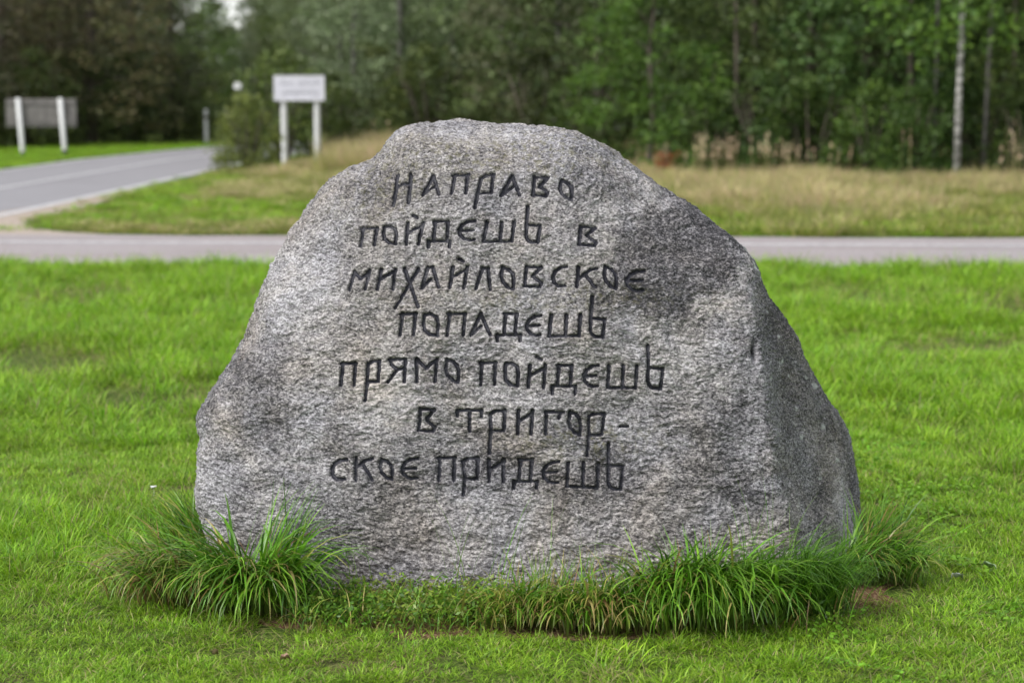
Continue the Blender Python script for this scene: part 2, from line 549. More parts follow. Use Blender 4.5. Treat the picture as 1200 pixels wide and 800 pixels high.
def blades(n, rad, lmin, lmax, wid, lean, droop, seg, tint_fn, rng, root=None, az=None, flat=0.0):
    """n curved grass blades as (verts, quads, tints)"""
    r = rad * np.sqrt(rng.random(n)); th = rng.random(n) * 2 * np.pi
    R = np.stack([r * np.cos(th), r * np.sin(th), np.zeros(n)], -1) if root is None else root
    a = (th + rng.normal(0, 0.9, n)) if az is None else az
    Ln = lmin + (lmax - lmin) * rng.random(n) ** 1.2
    le = np.abs(rng.normal(lean, lean * 0.45, n)); dr = droop * (0.6 + 0.8 * rng.random(n))
    d = np.stack([np.cos(a), np.sin(a)], -1)
    s = np.linspace(0, 1, seg + 1)
    ang = le[:, None] + dr[:, None] * s[None, :] ** 1.3          # angle from vertical
    ang = np.minimum(ang, 2.85)
    ds = Ln[:, None] / seg
    hor = np.concatenate([np.zeros((n, 1)), np.cumsum(np.sin(ang[:, :-1]) * ds, 1)], 1)
    ver = np.concatenate([np.zeros((n, 1)), np.cumsum(np.cos(ang[:, :-1]) * ds, 1)], 1)
    P = np.zeros((n, seg + 1, 3))
    P[..., 0] = R[:, 0:1] + hor * d[:, 0:1]
    P[..., 1] = R[:, 1:2] + hor * d[:, 1:2]
    P[..., 2] = R[:, 2:3] + ver
    tw = rng.normal(0, 0.7, n)
    side = np.stack([-np.sin(a + tw), np.cos(a + tw), np.zeros(n)], -1)
    w = wid * (0.7 + 0.6 * rng.random(n))[:, None] * np.minimum(1.0, 0.55 + s * 1.6)[None, :] * (1 - s[None, :] ** 2.2 * 0.93) * 0.5
    A = P - side[:, None, :] * w[..., None]
    B = P + side[:, None, :] * w[..., None]
    V = np.stack([A, B], 2).reshape(-1, 3)
    base = (np.arange(n) * (seg + 1) * 2)[:, None]
    k = np.arange(seg)[None, :] * 2
    F = np.stack([base + k, base + k + 1, base + k + 3, base + k + 2], -1).reshape(-1, 4)
    T = tint_fn(n, s, rng)                                           # (n, seg+1, 3)
    T = np.repeat(T[:, :, None, :], 2, 2).reshape(-1, 3)
    return V, F, T

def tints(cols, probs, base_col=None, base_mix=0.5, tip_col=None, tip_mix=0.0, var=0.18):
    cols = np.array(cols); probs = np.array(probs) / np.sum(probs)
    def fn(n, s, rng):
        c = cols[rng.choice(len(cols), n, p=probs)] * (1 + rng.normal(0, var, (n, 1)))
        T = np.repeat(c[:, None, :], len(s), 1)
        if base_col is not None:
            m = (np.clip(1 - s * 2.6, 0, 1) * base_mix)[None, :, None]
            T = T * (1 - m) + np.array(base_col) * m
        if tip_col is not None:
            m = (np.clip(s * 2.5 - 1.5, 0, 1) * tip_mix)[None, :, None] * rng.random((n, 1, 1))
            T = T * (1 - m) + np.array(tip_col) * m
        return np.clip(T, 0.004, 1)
    return fn

def joined(*parts):
    V, F, T, n = [], [], [], 0
    for v, f, t in parts:
        V.append(v); F.append(f + n); T.append(t); n += len(v)
    return np.concatenate(V), np.concatenate(F), np.concatenate(T)

def leaf_quads(P, size, rng, up=0.35, aspect=1.6):
    """a small pointed leaf (one quad) at each point"""
    n = len(P)
    d = rng.normal(size=(n, 3)); d[:, 2] = d[:, 2] * 0.6 - up * 0.2
    d /= np.linalg.norm(d, axis=1)[:, None]
    e = rng.normal(size=(n, 3)); e[:, 2] += up
    s = np.cross(d, e); s /= (np.linalg.norm(s, axis=1)[:, None] + 1e-6)
    L = (size * (0.6 + 0.8 * rng.random(n)))[:, None]
    W = L / aspect * 0.5
    V = np.stack([P - d * L * 0.5, P + s * W, P + d * L * 0.5, P - s * W], 1).reshape(-1, 3)
    F = (np.arange(n) * 4)[:, None] + np.arange(4)[None, :]
    return V, F

rg = np.random.default_rng(11)
G1, G2, G3 = (0.225, 0.420, 0.016), (0.320, 0.510, 0.045), (0.120, 0.265, 0.015)
DRY, DRY2, BRN = (0.42, 0.36, 0.17), (0.30, 0.24, 0.11), (0.14, 0.085, 0.045)
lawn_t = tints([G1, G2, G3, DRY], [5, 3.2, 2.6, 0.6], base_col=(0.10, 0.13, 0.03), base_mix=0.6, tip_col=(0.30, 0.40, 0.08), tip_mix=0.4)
lawn_dry = tints([G1, DRY, DRY2, G2], [3, 2.4, 1.8, 1.5], base_col=BRN, base_mix=0.5)
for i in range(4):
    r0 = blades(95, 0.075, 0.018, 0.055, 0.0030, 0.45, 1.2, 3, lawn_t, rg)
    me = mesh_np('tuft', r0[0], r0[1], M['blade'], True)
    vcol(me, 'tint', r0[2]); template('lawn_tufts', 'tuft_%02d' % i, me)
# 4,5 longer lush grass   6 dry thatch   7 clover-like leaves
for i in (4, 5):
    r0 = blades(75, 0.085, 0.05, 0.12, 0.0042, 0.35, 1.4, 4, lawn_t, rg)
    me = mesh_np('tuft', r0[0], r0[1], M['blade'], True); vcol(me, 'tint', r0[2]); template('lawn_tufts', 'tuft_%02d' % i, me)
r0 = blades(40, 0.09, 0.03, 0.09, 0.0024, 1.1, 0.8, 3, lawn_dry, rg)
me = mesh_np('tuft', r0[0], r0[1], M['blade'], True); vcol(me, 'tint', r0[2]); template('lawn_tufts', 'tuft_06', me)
P = np.stack([rg.normal(0, 0.07, 90), rg.normal(0, 0.07, 90), rg.uniform(0.012, 0.040, 90)], -1)
V, F = leaf_quads(P, 0.020, rg, up=2.2, aspect=1.25)
T = np.repeat(np.array([(0.20, 0.40, 0.03)]) * (1 + rg.normal(0, 0.2, (90, 1))), 4, 0)
me = mesh_np('tuft', V, F, M['blade'], False); vcol(me, 'tint', np.clip(T, 0.01, 1)); template('lawn_tufts', 'tuft_07', me)

# boulder footprint in plan (filled in below, also used to keep turf off it)
FC = (0.06, 6.42)
def foot(x, y):
    """<1 inside the ring of stone and bare soil"""
    v = y - FC[1] - 0.05 * (x - FC[0])
    return np.sqrt(((x - FC[0]) / 1.15) ** 2 + (v / np.where(v < 0, 0.86, 0.70)) ** 2)

def lawn(y0, y1, halfw, dens, sc, rng, slope=0.0):
    area = (y1 - y0) * 2 * halfw
    n = int(area * dens)
    x = rng.uniform(-halfw, halfw, n); y = rng.uniform(y0, y1, n)
    return x, y, np.full(n, sc)
xs_, ys_, sc_ = [], [], []
for a in ((3.6, 6.2, 2.6, 430, 0.92), (6.2, 9.0, 3.3, 330, 1.0), (9.0, 13.0, 4.6, 170, 1.35), (13.0, 20.2, 7.5, 95, 1.7), (1.0, 3.6, 3.0, 60, 1.2)):
    x, y, s = lawn(*a, rg); xs_.append(x); ys_.append(y); sc_.append(s)
# strips to the sides, for a camera that steps sideways
for sg in (-1, 1):
    x, y, s = lawn(1.0, 21.5, 7.4, 62, 1.7, rg); x = sg * (x + 10.0)
    o = np.abs(x) > np.interp(y, [3.6, 6.2, 6.21, 9, 9.01, 13, 13.01, 20], [2.6, 2.6, 3.3, 3.3, 4.6, 4.6, 7.5, 7.5])
    x, y, s = x[o], y[o], s[o]; xs_.append(x); ys_.append(y); sc_.append(s)
x, y, s = np.concatenate(xs_), np.concatenate(ys_), np.concatenate(sc_)
edge = yl0 - x * 0.045 - 0.15
keep = (y < edge) & ((foot(x, y) - 0.42 * np.exp(-(((x - 1.14) / 0.28) ** 2 + ((y - 5.88) / 0.17) ** 2)) > 1.13 + 0.10 * noise3(np.stack([x * 3, y * 3, x * 0], -1))))
ring = (y < edge) & ~keep & (foot(x, y) > 0.92) & (rg.random(len(x)) < 0.38)
onsoil = np.concatenate([np.zeros(keep.sum(), bool), np.ones(ring.sum(), bool)])
x, y, s = (np.concatenate([v[keep], v[ring] * (.8 if v is s else 1)]) for v in (x, y, s))
nz = noise3(np.stack([x * 0.9, y * 0.55, x * 0 + 7], -1))
nb = noise3(np.stack([x * 2.1, y * 0.9, x * 0 + 2], -1))
ix = rg.integers(0, 4, len(x))
u = rg.random(len(x))
ix = np.where((nz > 0.05) & (u < 0.45), rg.integers(4, 6, len(x)), ix)
ix = np.where((u > 0.90) | ((nb > 0.42) & (u > 0.45)), 6, ix)
ix = np.where((x > 0.9) & (y < 8.5) & (u > 0.60) & (u < 0.72) & (rg.random(len(x)) < 0.3), 7, ix)
ix = np.where((y > 8.5) & (u < 0.30), rg.integers(4, 6, len(x)), ix)
ix = np.where((y < 6.0) & (ix >= 4) & (ix <= 5) & (u < 0.4), 1, ix)
ix = np.where((y < 8) & (rg.random(len(x)) < np.clip(0.10 + nb * 0.5, 0.03, 0.4)), 6, ix)
ix = np.where(onsoil, np.where(rg.random(len(x)) < 0.75, 6, 2), ix)
# a few bare, trodden spots in the distance
bare = np.zeros(len(x), bool)
for (bx, by, rx, ry) in ((105, 349, 0.35, 0.28), (20, 425, 0.28, 0.22), (75, 430, 0.22, 0.16), (180, 467, 0.35, 0.13), (1003, 350, 0.38, 0.3), (1195, 360, 0.3, 0.3), (1165, 403, 0.35, 0.15), (1080, 410, 0.3, 0.1), (400, 330, .2, .2)):
    cx, cy = on_ground(bx, by)
    d = ((x - cx) / rx) ** 2 + ((y - cy) / (ry * 3.0)) ** 2
    bare |= (d < 1) & (rg.random(len(x)) < 0.72)
    ix = np.where((d < 1.7) & (rg.random(len(x)) < 0.8), 6, ix)
thin = rg.random(len(x)) < np.clip((nb - 0.38) * 1.3, 0, 0.5)
k = ~(bare | thin)
x, y, s, ix, nz = x[k], y[k], s[k], ix[k], nz[k]
hz = s * (0.85 + 0.5 * rg.random(len(x))) * (1 + 0.32 * np.clip(nz, -0.7, 1.0)) * 0.85
hz *= np.where(y > 17.5, 0.9, 1.0) * np.where(y < 7, np.interp(y, [5.2, 7], [0.62, 1.0]), 1.0)
hz *= np.where(foot(x, y) < 1.22, 0.6, 1.0)
rot = np.stack([rg.normal(0, 0.10, len(x)), rg.normal(0, 0.10, len(x)), rg.uniform(0, 6.283, len(x))], -1)
scatter('lawn_grass', 'lawn_tufts', np.stack([x, y, ground_z(x, y) + 0.0], -1), rot, np.stack([s, s, hz], -1), ix,
        'short bright green lawn around the boulder', M['blade'])

# ------------------------------------------------------------------ meadow beyond the road
mg = tints([(0.21, 0.27, 0.040), (0.32, 0.34, 0.075), (0.155, 0.225, 0.035), (0.44, 0.36, 0.18)], [4, 4, 2.6, 1.6], base_col=(0.12, 0.15, 0.03), base_mix=0.5, tip_col=(0.45, 0.37, 0.20), tip_mix=0.5)
my = tints([(0.43, 0.40, 0.14), (0.30, 0.36, 0.08), (0.60, 0.48, 0.28), (0.56, 0.38, 0.27)], [3, 4.2, 2.4, 1.6], base_col=(0.24, 0.25, 0.07), base_mix=0.6, tip_col=(0.60, 0.45, 0.32), tip_mix=0.75)
for i in range(3):
    r0 = blades(110, 0.26, 0.10, 0.26, 0.010, 0.28, 0.9, 3, mg, rg)
    me = mesh_np('tuft', r0[0], r0[1], M['meadow'], True); vcol(me, 'tint', r0[2]); template('meadow_tufts', 'tuft_%02d' % i, me)
for i in range(3, 6):
    r0 = blades(110, 0.26, 0.16, 0.42, 0.009, 0.22, 0.8, 3, my, rg)
    me = mesh_np('tuft', r0[0], r0[1], M['meadow'], True); vcol(me, 'tint', r0[2]); template('meadow_tufts', 'tuft_%02d' % i, me)
r0 = blades(120, 0.30, 0.05, 0.14, 0.012, 0.5, 1.0, 2, lawn_t, rg)
me = mesh_np('tuft', r0[0], r0[1], M['meadow'], True); vcol(me, 'tint', r0[2]); template('meadow_tufts', 'tuft_06', me)

n = 40000
x = rg.uniform(-30, 25, n); y = 20.3 + 38 * rg.random(n) ** 1.05
mx = np.array([main_x(v) for v in y])
fl = 0.0
dr = x - mx
ok = (y > yl1 - x * 0.045 + 0.25 + 0.1 * rg.random(n)) & ((dr > HW + 0.18) | (dr < -HW - 0.25)) & (~in_poly(x, y, SAND) | (rg.random(n) < 0.06))
left = dr < 0
ok &= ~(left & (y > 62)) 
x, y, left, dr = x[ok], y[ok], left[ok], dr[ok]
u = rg.random(len(x))
nzm = noise3(np.stack([x * 0.35, y * 0.2, x * 0 + 5], -1))
px_ = 600 + x / y * FPX
front = y - (yl1 - x * 0.045)                  # distance behind the crossing road
# how tall and dry: more with distance from the roads
tall = np.clip((front - 5.0) / 16, 0, 0.6) + nzm * 0.45
tall = np.where(px_ > 700, np.clip((front - 2.2) / 14, 0, 0.62) + nzm * 0.6, tall)
tall = np.where(left, -1.0, tall)
tall = np.where((~left) & (dr < HW + 1.3), tall - 0.6, tall)
ix = np.where(u < np.clip(tall, 0, 0.92) * 0.9, rg.integers(3, 6, len(x)), rg.integers(0, 3, len(x)))
ix = np.where(left | ((tall < 0.10) & (rg.random(len(x)) < 0.55)), 6, ix)
sc = 0.75 + 0.5 * rg.random(len(x))
hh = sc * (0.6 + 0.35 * np.clip(tall, 0, 1))
hh = np.where((px_ > 384) & (px_ < 520) & (y > 34) & (x < 2), hh * 2.1, hh)
hh = np.where((px_ <= 384) & (ix != 6) & (px_ < 440), hh * np.clip(0.35 + (y - 30) / 25, 0.35, 0.62), hh)
rot = np.stack([rg.normal(0, 0.08, len(x)), rg.normal(0, 0.08, len(x)), rg.uniform(0, 6.283, len(x))], -1)
scatter('meadow_grass', 'meadow_tufts', np.stack([x, y, ground_z(x, y)], -1), rot, np.stack([sc, sc, hh], -1), ix,
        'unmown green and straw coloured meadow grass beyond the roads', M['meadow'])

# ------------------------------------------------------------------ the boulder
OUT = [(436, 189), (444, 181), (450, 177), (456, 167), (464, 158), (482, 148), (502, 144), (528, 141.5), (562, 142), (590, 144.5), (620, 146), (645, 150), (660, 153),
       (675, 157), (700, 168), (715, 175), (735, 190), (755, 205), (772, 217), (783, 225), (800, 234), (812, 242), (828, 256), (842, 268), (855, 278), (868, 291),
       (880, 305), (889, 320), (893, 333), (900, 349), (911, 363), (922, 378), (932, 395), (943, 420), (957, 445), (970, 467), (988, 492), (995, 510), (1001, 540),
       (1006, 570), (1008, 600), (1004, 630), (996, 665), (985, 700), (955, 735), (890, 756), (780, 765), (600, 770), (430, 764), (330, 742), (280, 700), (252, 650),
       (236, 605), (232, 580), (234, 555), (233, 530), (236, 512), (233, 505), (230.5, 497), (231, 488), (235, 478), (242, 468), (252, 452), (262, 436), (275, 416),
       (285, 398), (294, 372), (303, 350), (313, 325), (323, 303), (336, 280), (349, 260), (362, 240), (376, 223), (392, 207), (410, 197), (424, 193)]
CX, CY = 610.0, 455.0
oa = np.array(OUT, float)
oth = np.arctan2(oa[:, 1] - CY, oa[:, 0] - CX)
orad = np.hypot(oa[:, 0] - CX, oa[:, 1] - CY)
o_ = np.argsort(oth)
oth, orad = oth[o_], orad[o_]
oth3 = np.concatenate([oth - 2 * np.pi, oth, oth + 2 * np.pi]); orad3 = np.tile(orad, 3)
_fine = np.linspace(-np.pi, np.pi, 1441)
_rf = np.interp(_fine, oth3, orad3)
_k = np.hanning(9); _k /= _k.sum()
_rf = np.convolve(np.concatenate([_rf[-9:-1], _rf, _rf[1:9]]), _k, 'same')[8:-8]
def Rout(th): return np.interp(th, _fine, _rf)

def rim_depth(th):
    """how far back (m) the outline of the stone lies behind its face, round the outline"""
    a = np.degrees(th)                                       # 0 = right, 90 = down, -90 = up, 180 = left
    return np.interp(a, [-180, -150, -120, -90, -60, -35, -10, 20, 50, 90, 130, 160, 180],
                     [0.34, 0.36, 0.42, 0.48, 0.44, 0.34, 0.20, 0.20, 0.18, 0.16, 0.26, 0.34, 0.34])

_ph = np.linspace(0, np.pi / 2, 400); NEXP = 3.4
_r = np.sin(_ph) ** (2 / NEXP); _d = 1 - np.cos(_ph) ** (2 / NEXP)
_s = np.concatenate([[0], np.cumsum(np.hypot(np.diff(_r), np.diff(_d) * 0.38))]); _s /= _s[-1]

def disk(n):
    g = np.linspace(-1, 1, n)
    a, b = np.meshgrid(g, g)
    r = np.maximum(np.abs(a), np.abs(b))
    with np.errstate(divide='ignore', invalid='ignore'):
        th = np.where(np.abs(a) >= np.abs(b), np.where(a >= 0, b / np.where(a == 0, 1, a) * (np.pi / 4), np.pi + b / np.where(a == 0, 1, a) * (np.pi / 4)),
                      np.where(b >= 0, np.pi / 2 - a / np.where(b == 0, 1, b) * (np.pi / 4), -np.pi / 2 - a / np.where(b == 0, 1, b) * (np.pi / 4)))
    th = (th + np.pi) % (2 * np.pi) - np.pi
    return r, th

def face_depth(px, py):
    base = 5.90 + (700 - py) / 550.0 * 0.33
    xr = np.interp(py, [200, 250, 300, 400, 470, 560, 640, 700], [815, 838, 866, 884, 893, 905, 927, 950])
    d = np.maximum(px - xr, 0)
    hinge = np.sqrt(d ** 2 + 64) - 8.0
    k = np.interp(py, [240, 300, 380, 500, 700], [0.2, 0.9, 2.3, 2.2, 1.8])
    return base + hinge / 368.0 * k

NG = 900
r_, th_ = disk(NG)
rr = np.interp(r_, _s, _r); dd = np.interp(r_, _s, _d)
RO = Rout(th_)
PX = CX + RO * rr * np.cos(th_); PY = CY + RO * rr * np.sin(th_)
DY = face_depth(PX, PY) + rim_depth(th_) * dd
P0 = at_depth(PX.ravel(), PY.ravel(), DY.ravel())
G = P0.reshape(NG, NG, 3)
tu = np.gradient(G, axis=1); tv = np.gradient(G, axis=0)
NRM = np.cross(tu, tv); NRM /= (np.linalg.norm(NRM, axis=2)[..., None] + 1e-12)
if NRM[NG // 2, NG // 2, 1] > 0: NRM = -NRM
NRM = NRM.reshape(-1, 3)
# smooth the seams of the disk mapping
Q = P0
edge_f = np.clip((1 - r_.ravel()) / 0.14, 0, 1)
low = noise3(Q * 2.3 + 3) * 0.030 * np.clip(1 - (PX.ravel() - 820) / 70, 0.25, 1) + noise3(Q * np.array([5, 5, 6.0]) + 9) * 0.013
warp = np.stack([noise3(Q * 9 + 1), noise3(Q * 9 + 5), noise3(Q * 9 + 8)], -1) * 0.02
Qa = (Q + warp) @ np.array([[math.cos(.15), 0, math.sin(.15)], [0, 1, 0], [-math.sin(.15), 0, math.cos(.15)]])
mid = noise3(Qa * np.array([13, 13, 22.])) * 0.0075 + (1 - np.abs(noise3(Qa * np.array([24, 24, 40.]) + 4)) * 2) * 0.0045
fine = noise3(Qa * np.array([55, 55, 105.])) * 0.0036 + noise3(Qa * np.array([110, 110, 190.])) * 0.0017
dampR = np.interp(PX.ravel() - np.interp(PY.ravel(), [200, 300, 400, 560, 700], [815, 866, 884, 905, 950]), [-30, 20], [1.0, 0.45])
mid = mid * dampR
disp = low * np.clip(edge_f * 1.0, 0.10, 1) + mid + fine
pxf, pyf = PX.ravel(), PY.ravel()
def g2(cx, cy, rx, ry, ang=0.0):
    c, s = math.cos(ang), math.sin(ang)
    u = ((pxf - cx) * c + (pyf - cy) * s) / rx; v = (-(pxf - cx) * s + (pyf - cy) * c) / ry
    return np.exp(-(u * u + v * v))
wn_ = noise3(Q * 6 + 21)
ledge_y = 374 + (pxf - 790) * 0.10 + wn_ * 7
above = 1 / (1 + np.exp((pyf - ledge_y) / 4.0))
disp += above * g2(800, 330, 85, 60) * 0.016                          # the rough upper right stands proud of the face below it
disp -= g2(884, 411, 3.2, 11, 0.05) * 0.045                            # the dark notch at the edge
disp -= g2(915, 540, 3.0, 30, -0.55) * 0.010
disp -= g2(932, 600, 3.5, 34, -0.25) * 0.014
disp -= g2(690, 262, 60, 4, -0.1) * 0.004
# ---- the carved letters, as strokes in the plane of the face (pixel units of the photograph)
LET = []
def L(ch, *strokes, w=2.8): LET.append((ch, strokes, w))
def box(x0, x1, y0, y1, pts): return [(x0 + (x1 - x0) * a, y0 + (y1 - y0) * b) for a, b in pts]
def PE(x0, x1, y0, y1, sl=3.5, bot=None):
    bot = bot or y1
    L('П', [(x0 - 1.5, y0 + .5), (x1 + 1, y0)], [(x0 + 1.2, y0), (x0 + 1.2 - sl, y1)], [(x1 - .5, y0), (x1 - .5 - sl * .7, bot)])
def O_(x0, x1, y0, y1):
    L('О', box(x0, x1, y0, y1, [(.14, 0), (.6, .1), (.9, .3), (1, .55), (.95, 1), (.55, .9), (.2, .68), (.05, .4), (.14, 0)]))
def O2(x0, x1, y0, y1):
    L('О', box(x0, x1, y0, y1, [(.08, .02), (.5, 0), (.92, .15), (1, .45), (.95, 1), (.45, .95), (.1, .75), (0, .4), (.08, .02)]))
def E_(x0, x1, y0, y1):
    L('Е', box(x0, x1, y0, y1, [(1, 0), (.6, .03), (.25, .2), (.04, .45), (.1, .72), (.35, .93), (.65, 1), (.95, .97)]), box(x0, x1, y0, y1, [(.08, .52), (.9, .48)]))
def S_(x0, x1, y0, y1, w=2.8):
    L('С', box(x0, x1, y0, y1, [(1, .02), (.6, .04), (.22, .22), (.04, .5), (.12, .8), (.4, 1), (.9, .98)]), w=w)
def V_(x0, x1, y0, y1):
    L('В', box(x0, x1, y0, y1, [(.15, 0), (1, .05), (.5, .46), (1, .82), (.92, 1), (0, .96)]), box(x0, x1, y0, y1, [(.16, 0), (.06, .96)]))
def D_(x0, x1, y0, y1, fx0, fx1, fy):
    L('Д', [(x0 - 1, y0), (x1 + .5, y0)], [(x0 + 1, y0), (x0 - 1.2, y1)], [(x1 - .5, y0), (x1 - 2.5, y1)], [(fx0, y1), (fx1, y1)], [(fx0 + .5, y1), (fx0 + .8, fy)], [(fx1 - .8, y1), (fx1 - 1.5, fy)])
def SH(x0, x1, y0, y1, sl=4, bo=0):
    L('Ш', [(x0 + sl, y0), (x0, y1)], [((x0 + x1) / 2 + sl * .8, y0), ((x0 + x1) / 2 + sl * .3, y1)], [(x1, y0 + bo), (x1 - sl * .7, y1 + bo)], [(x0 - .5, y1), (x1 - sl * .7, y1 + bo)])
def B_(sx, ty, x0, x1, yb, y1):
    L('Ь', [(sx, ty), (x0 + .6, yb), (x0, y1 - 8), (x0 + 2.5, y1 - 2.5), (x0 + 6, y1), (x1 - 3, y1), (x1, yb + .5), (x0 + 1, yb - .5)])
def R_(tx0, tx1, y0, y1, sx, yb, rx):
    L('Р', [(tx1, y0), (tx0, y0 + .6), (tx0 - 5.5, y0 + 4), (sx + (tx0 - sx) * .15 + 1, y1), (sx, yb)], [(tx1 - .5, y0), (rx, y1), (sx + 2.5, y1 + .3)])
def A_(ax, y0, lx, rx, y1, flat=0.0):
    L('А', [(ax - flat, y0), (lx, y1)], [(ax + flat, y0), (rx, y1 - .5)], [(lx + 1, y1 - 1), (lx + (ax - lx) * .93 + 1.2, y0 + (y1 - y0) * .58)], *(([(ax - flat, y0), (ax + flat, y0)],) if flat > 1 else ()))
def I_(lx, lb, rx, rb, y0, y1, dot=None):
    st = [[(lx, y0), (lb, y1)], [(rx, y0), (rb, y1)], [(lx - .6, y0 + (y1 - y0) * .48), (rx - .5, y0 + (y1 - y0) * .1)]]
    if dot: st.append([(dot[0] - 2.8, dot[1] - 1.5), (dot[0] + 2.8, dot[1] + 1.5)])
    L('Й' if dot else 'И', *st)
# 1
L('Н', [(463.8, 203), (459.5, 235.5)], [(480, 203), (476.3, 233.6)], [(464.5, 214.5), (470, 213), (476.5, 213.8)])
A_(507.5, 204, 494, 514, 226.5); PE(532, 549, 203, 225, 4); R_(570, 579, 204, 224.5, 556.6, 243.5, 576)
A_(600.4, 206.5, 587, 609, 228); V_(623.5, 642, 208.5, 229.3); O_(655.5, 670.3, 213, 234)
# 2
PE(422, 440, 264, 285, 3.5); O2(448, 463.5, 262.4, 283.8); I_(477.3, 475.4, 494.7, 490, 259, 284, (485, 251.4))
D_(508, 525.5, 258.3, 280.9, 500.8, 527.5, 288); E_(537, 557, 258, 280.5); SH(566.5, 603, 259.3, 282, 4.5)
B_(618.8, 241.5, 616.5, 633.2, 263.6, 284); V_(677.5, 698.5, 265, 288)
# 3
L('М', [(413.3, 316.7), (409.2, 339.2)], [(413.3, 317), (421.7, 325.5), (432, 316.2)], [(432, 316), (427.5, 338.3)])
I_(445.8, 441.7, 462.5, 459.7, 314.5, 338); L('Х', [(473.3, 313.5), (490, 359.2)], [(490, 313.3), (462.5, 360)])
A_(503.8, 311.7, 494, 514, 336.5, 3); I_(530, 526.7, 547.5, 543.3, 311.7, 336.7, (540, 303.7))
L('Л', [(565.3, 313), (557.5, 337.5)], [(564.5, 313.5), (572.5, 313)], [(571.7, 313), (574.5, 338.5)])
O_(586.6, 602.4, 311.9, 338.5); V_(613.8, 634.5, 312, 336); S_(647.3, 664.5, 312.7, 335.5)
L('К', [(677.8, 313.5), (675.9, 336.5)], [(699, 315.5), (692, 317), (685, 322), (679, 326.5)], [(685.5, 322.5), (691, 329), (694.5, 335), (698, 337.5)])
O_(707, 722.3, 312.6, 338.6); E_(733, 755.3, 317.5, 341.4)
# 4
PE(470.5, 487.3, 367.2, 392, 3.5); O2(496, 513.3, 367.8, 393); PE(526, 545.5, 366.8, 392.6, 3.5); A_(563.3, 367, 551.5, 574.5, 392.5)
D_(591.8, 606.2, 367.3, 392.4, 581.8, 610.8, 398.8); E_(616.4, 633.9, 370, 393.2); SH(643.5, 680, 369.8, 394.3, 2.5); B_(694, 348.8, 691.2, 708.6, 374.6, 395.6)
# 5
PE(401, 417.3, 425.8, 451.2, 2.6); R_(437, 445.5, 422.7, 446.7, 428, 469, 443.3)
L('Я', [(456, 421.4), (475.6, 420.8)], [(475.3, 421), (474.2, 447.5)], [(457, 421.5), (459, 427), (465.5, 433), (474.8, 431.5)], [(465.6, 433.5), (460.5, 440), (455, 447.5)])
L('М', [(488.3, 420.8), (488.7, 447.3)], [(488, 420.8), (499.7, 431.3), (511.7, 420.8)], [(511.7, 420.8), (510, 446.7)]); O_(521.3, 537.5, 420.5, 448)
PE(563.5, 581, 424.2, 450, 1.4); O2(591.6, 607.5, 425.2, 452); I_(621.3, 619, 639, 637, 428, 454.2, (631.9, 419.7)); D_(654, 670.5, 428.4, 452.4, 646.6, 675.5, 461.5)
E_(683.6, 700.9, 428.3, 452.7); SH(712.4, 746.3, 428.6, 454.2, 1.3); B_(759.3, 404.6, 759.1, 777.3, 431.2, 454.2)
# 6
V_(489.4, 509, 478.6, 505); L('Т', [(535.5, 480.2), (565, 480.2)], [(535.8, 480.5), (536, 487)], [(564.6, 480.5), (564.3, 487)], [(550, 480.5), (550, 505)], w=2.9)
R_(580, 592.5, 480.9, 504.4, 573.5, 531, 590.5); I_(607.7, 606.8, 624.3, 622.4, 481, 508)
L('Г', [(638, 482.4), (661, 483)], [(640.5, 483), (639.6, 508.5)], [(656.5, 483.5), (655.2, 490.5)])
O_(665.9, 680.5, 482.3, 509.6); R_(695.5, 709, 484, 509, 688.2, 533.6, 705.8); L('-', [(727, 499.3), (736, 499)], w=2.9)
# 7
S_(388.8, 406.7, 538, 561.5, 3.1); L('К', [(417.8, 537), (418, 562.5)], [(436.5, 537), (428, 540), (421, 546)], [(426.5, 545.5), (432, 553), (436.7, 562.5)], w=2.8)
O_(445, 460, 538, 561.3); E_(470.2, 489.5, 537, 560.6); PE(514, 533, 536, 563, 0.8); R_(548, 560.5, 536.3, 560.8, 543, 580, 559.2)
I_(573, 573.5, 590.3, 590, 538.3, 564); D_(609.3, 624, 538.4, 564, 601.8, 630.2, 571.6); E_(635.5, 655, 540.5, 565.6); SH(664.4, 701.2, 542.3, 569.6, 1.5, 1.8)
B_(713.4, 520.2, 712.8, 730.5, 545.6, 573)

groove = np.zeros(NG * NG); owner = np.full(NG * NG, -1)
order = np.argsort(pyf, kind='stable'); pys = pyf[order]
jit = noise3(np.stack([pxf * 0.22, pyf * 0.22, pxf * 0], -1)) * 0.55
for li_, (ch, strokes, hw) in enumerate(LET):
    ax = [p[0] for st in strokes for p in st]; ay = [p[1] for st in strokes for p in st]
    lo, hi = np.searchsorted(pys, min(ay) - 6), np.searchsorted(pys, max(ay) + 6)
    cand = order[lo:hi]
    cand = cand[(pxf[cand] > min(ax) - 6) & (pxf[cand] < max(ax) + 6)]
    X, Y_ = pxf[cand], pyf[cand]
    best = np.full(len(cand), 99.0)
    for st in strokes:
        for (x0, y0), (x1, y1) in zip(st[:-1], st[1:]):
            vx, vy = x1 - x0, y1 - y0
            ll = vx * vx + vy * vy
            t = np.clip(((X - x0) * vx + (Y_ - y0) * vy) / ll, 0, 1)
            # upright strokes are cut a little wider than level ones, and each is wider at its head
            wloc = hw * (0.86 + 0.22 * abs(vy) / math.sqrt(ll)) * (1.08 - 0.14 * t)
            d = np.hypot(X - x0 - t * vx, Y_ - y0 - t * vy) / wloc
            best = np.minimum(best, d)
    best = best + jit[cand] * 0.35
    g = np.clip(1 - best, 0, 1)
    m = g > groove[cand]
    groove[cand[m]] = g[m]; owner[cand[m]] = li_
cut = np.clip(groove / 0.62, 0, 1) ** 0.8 * 0.0105
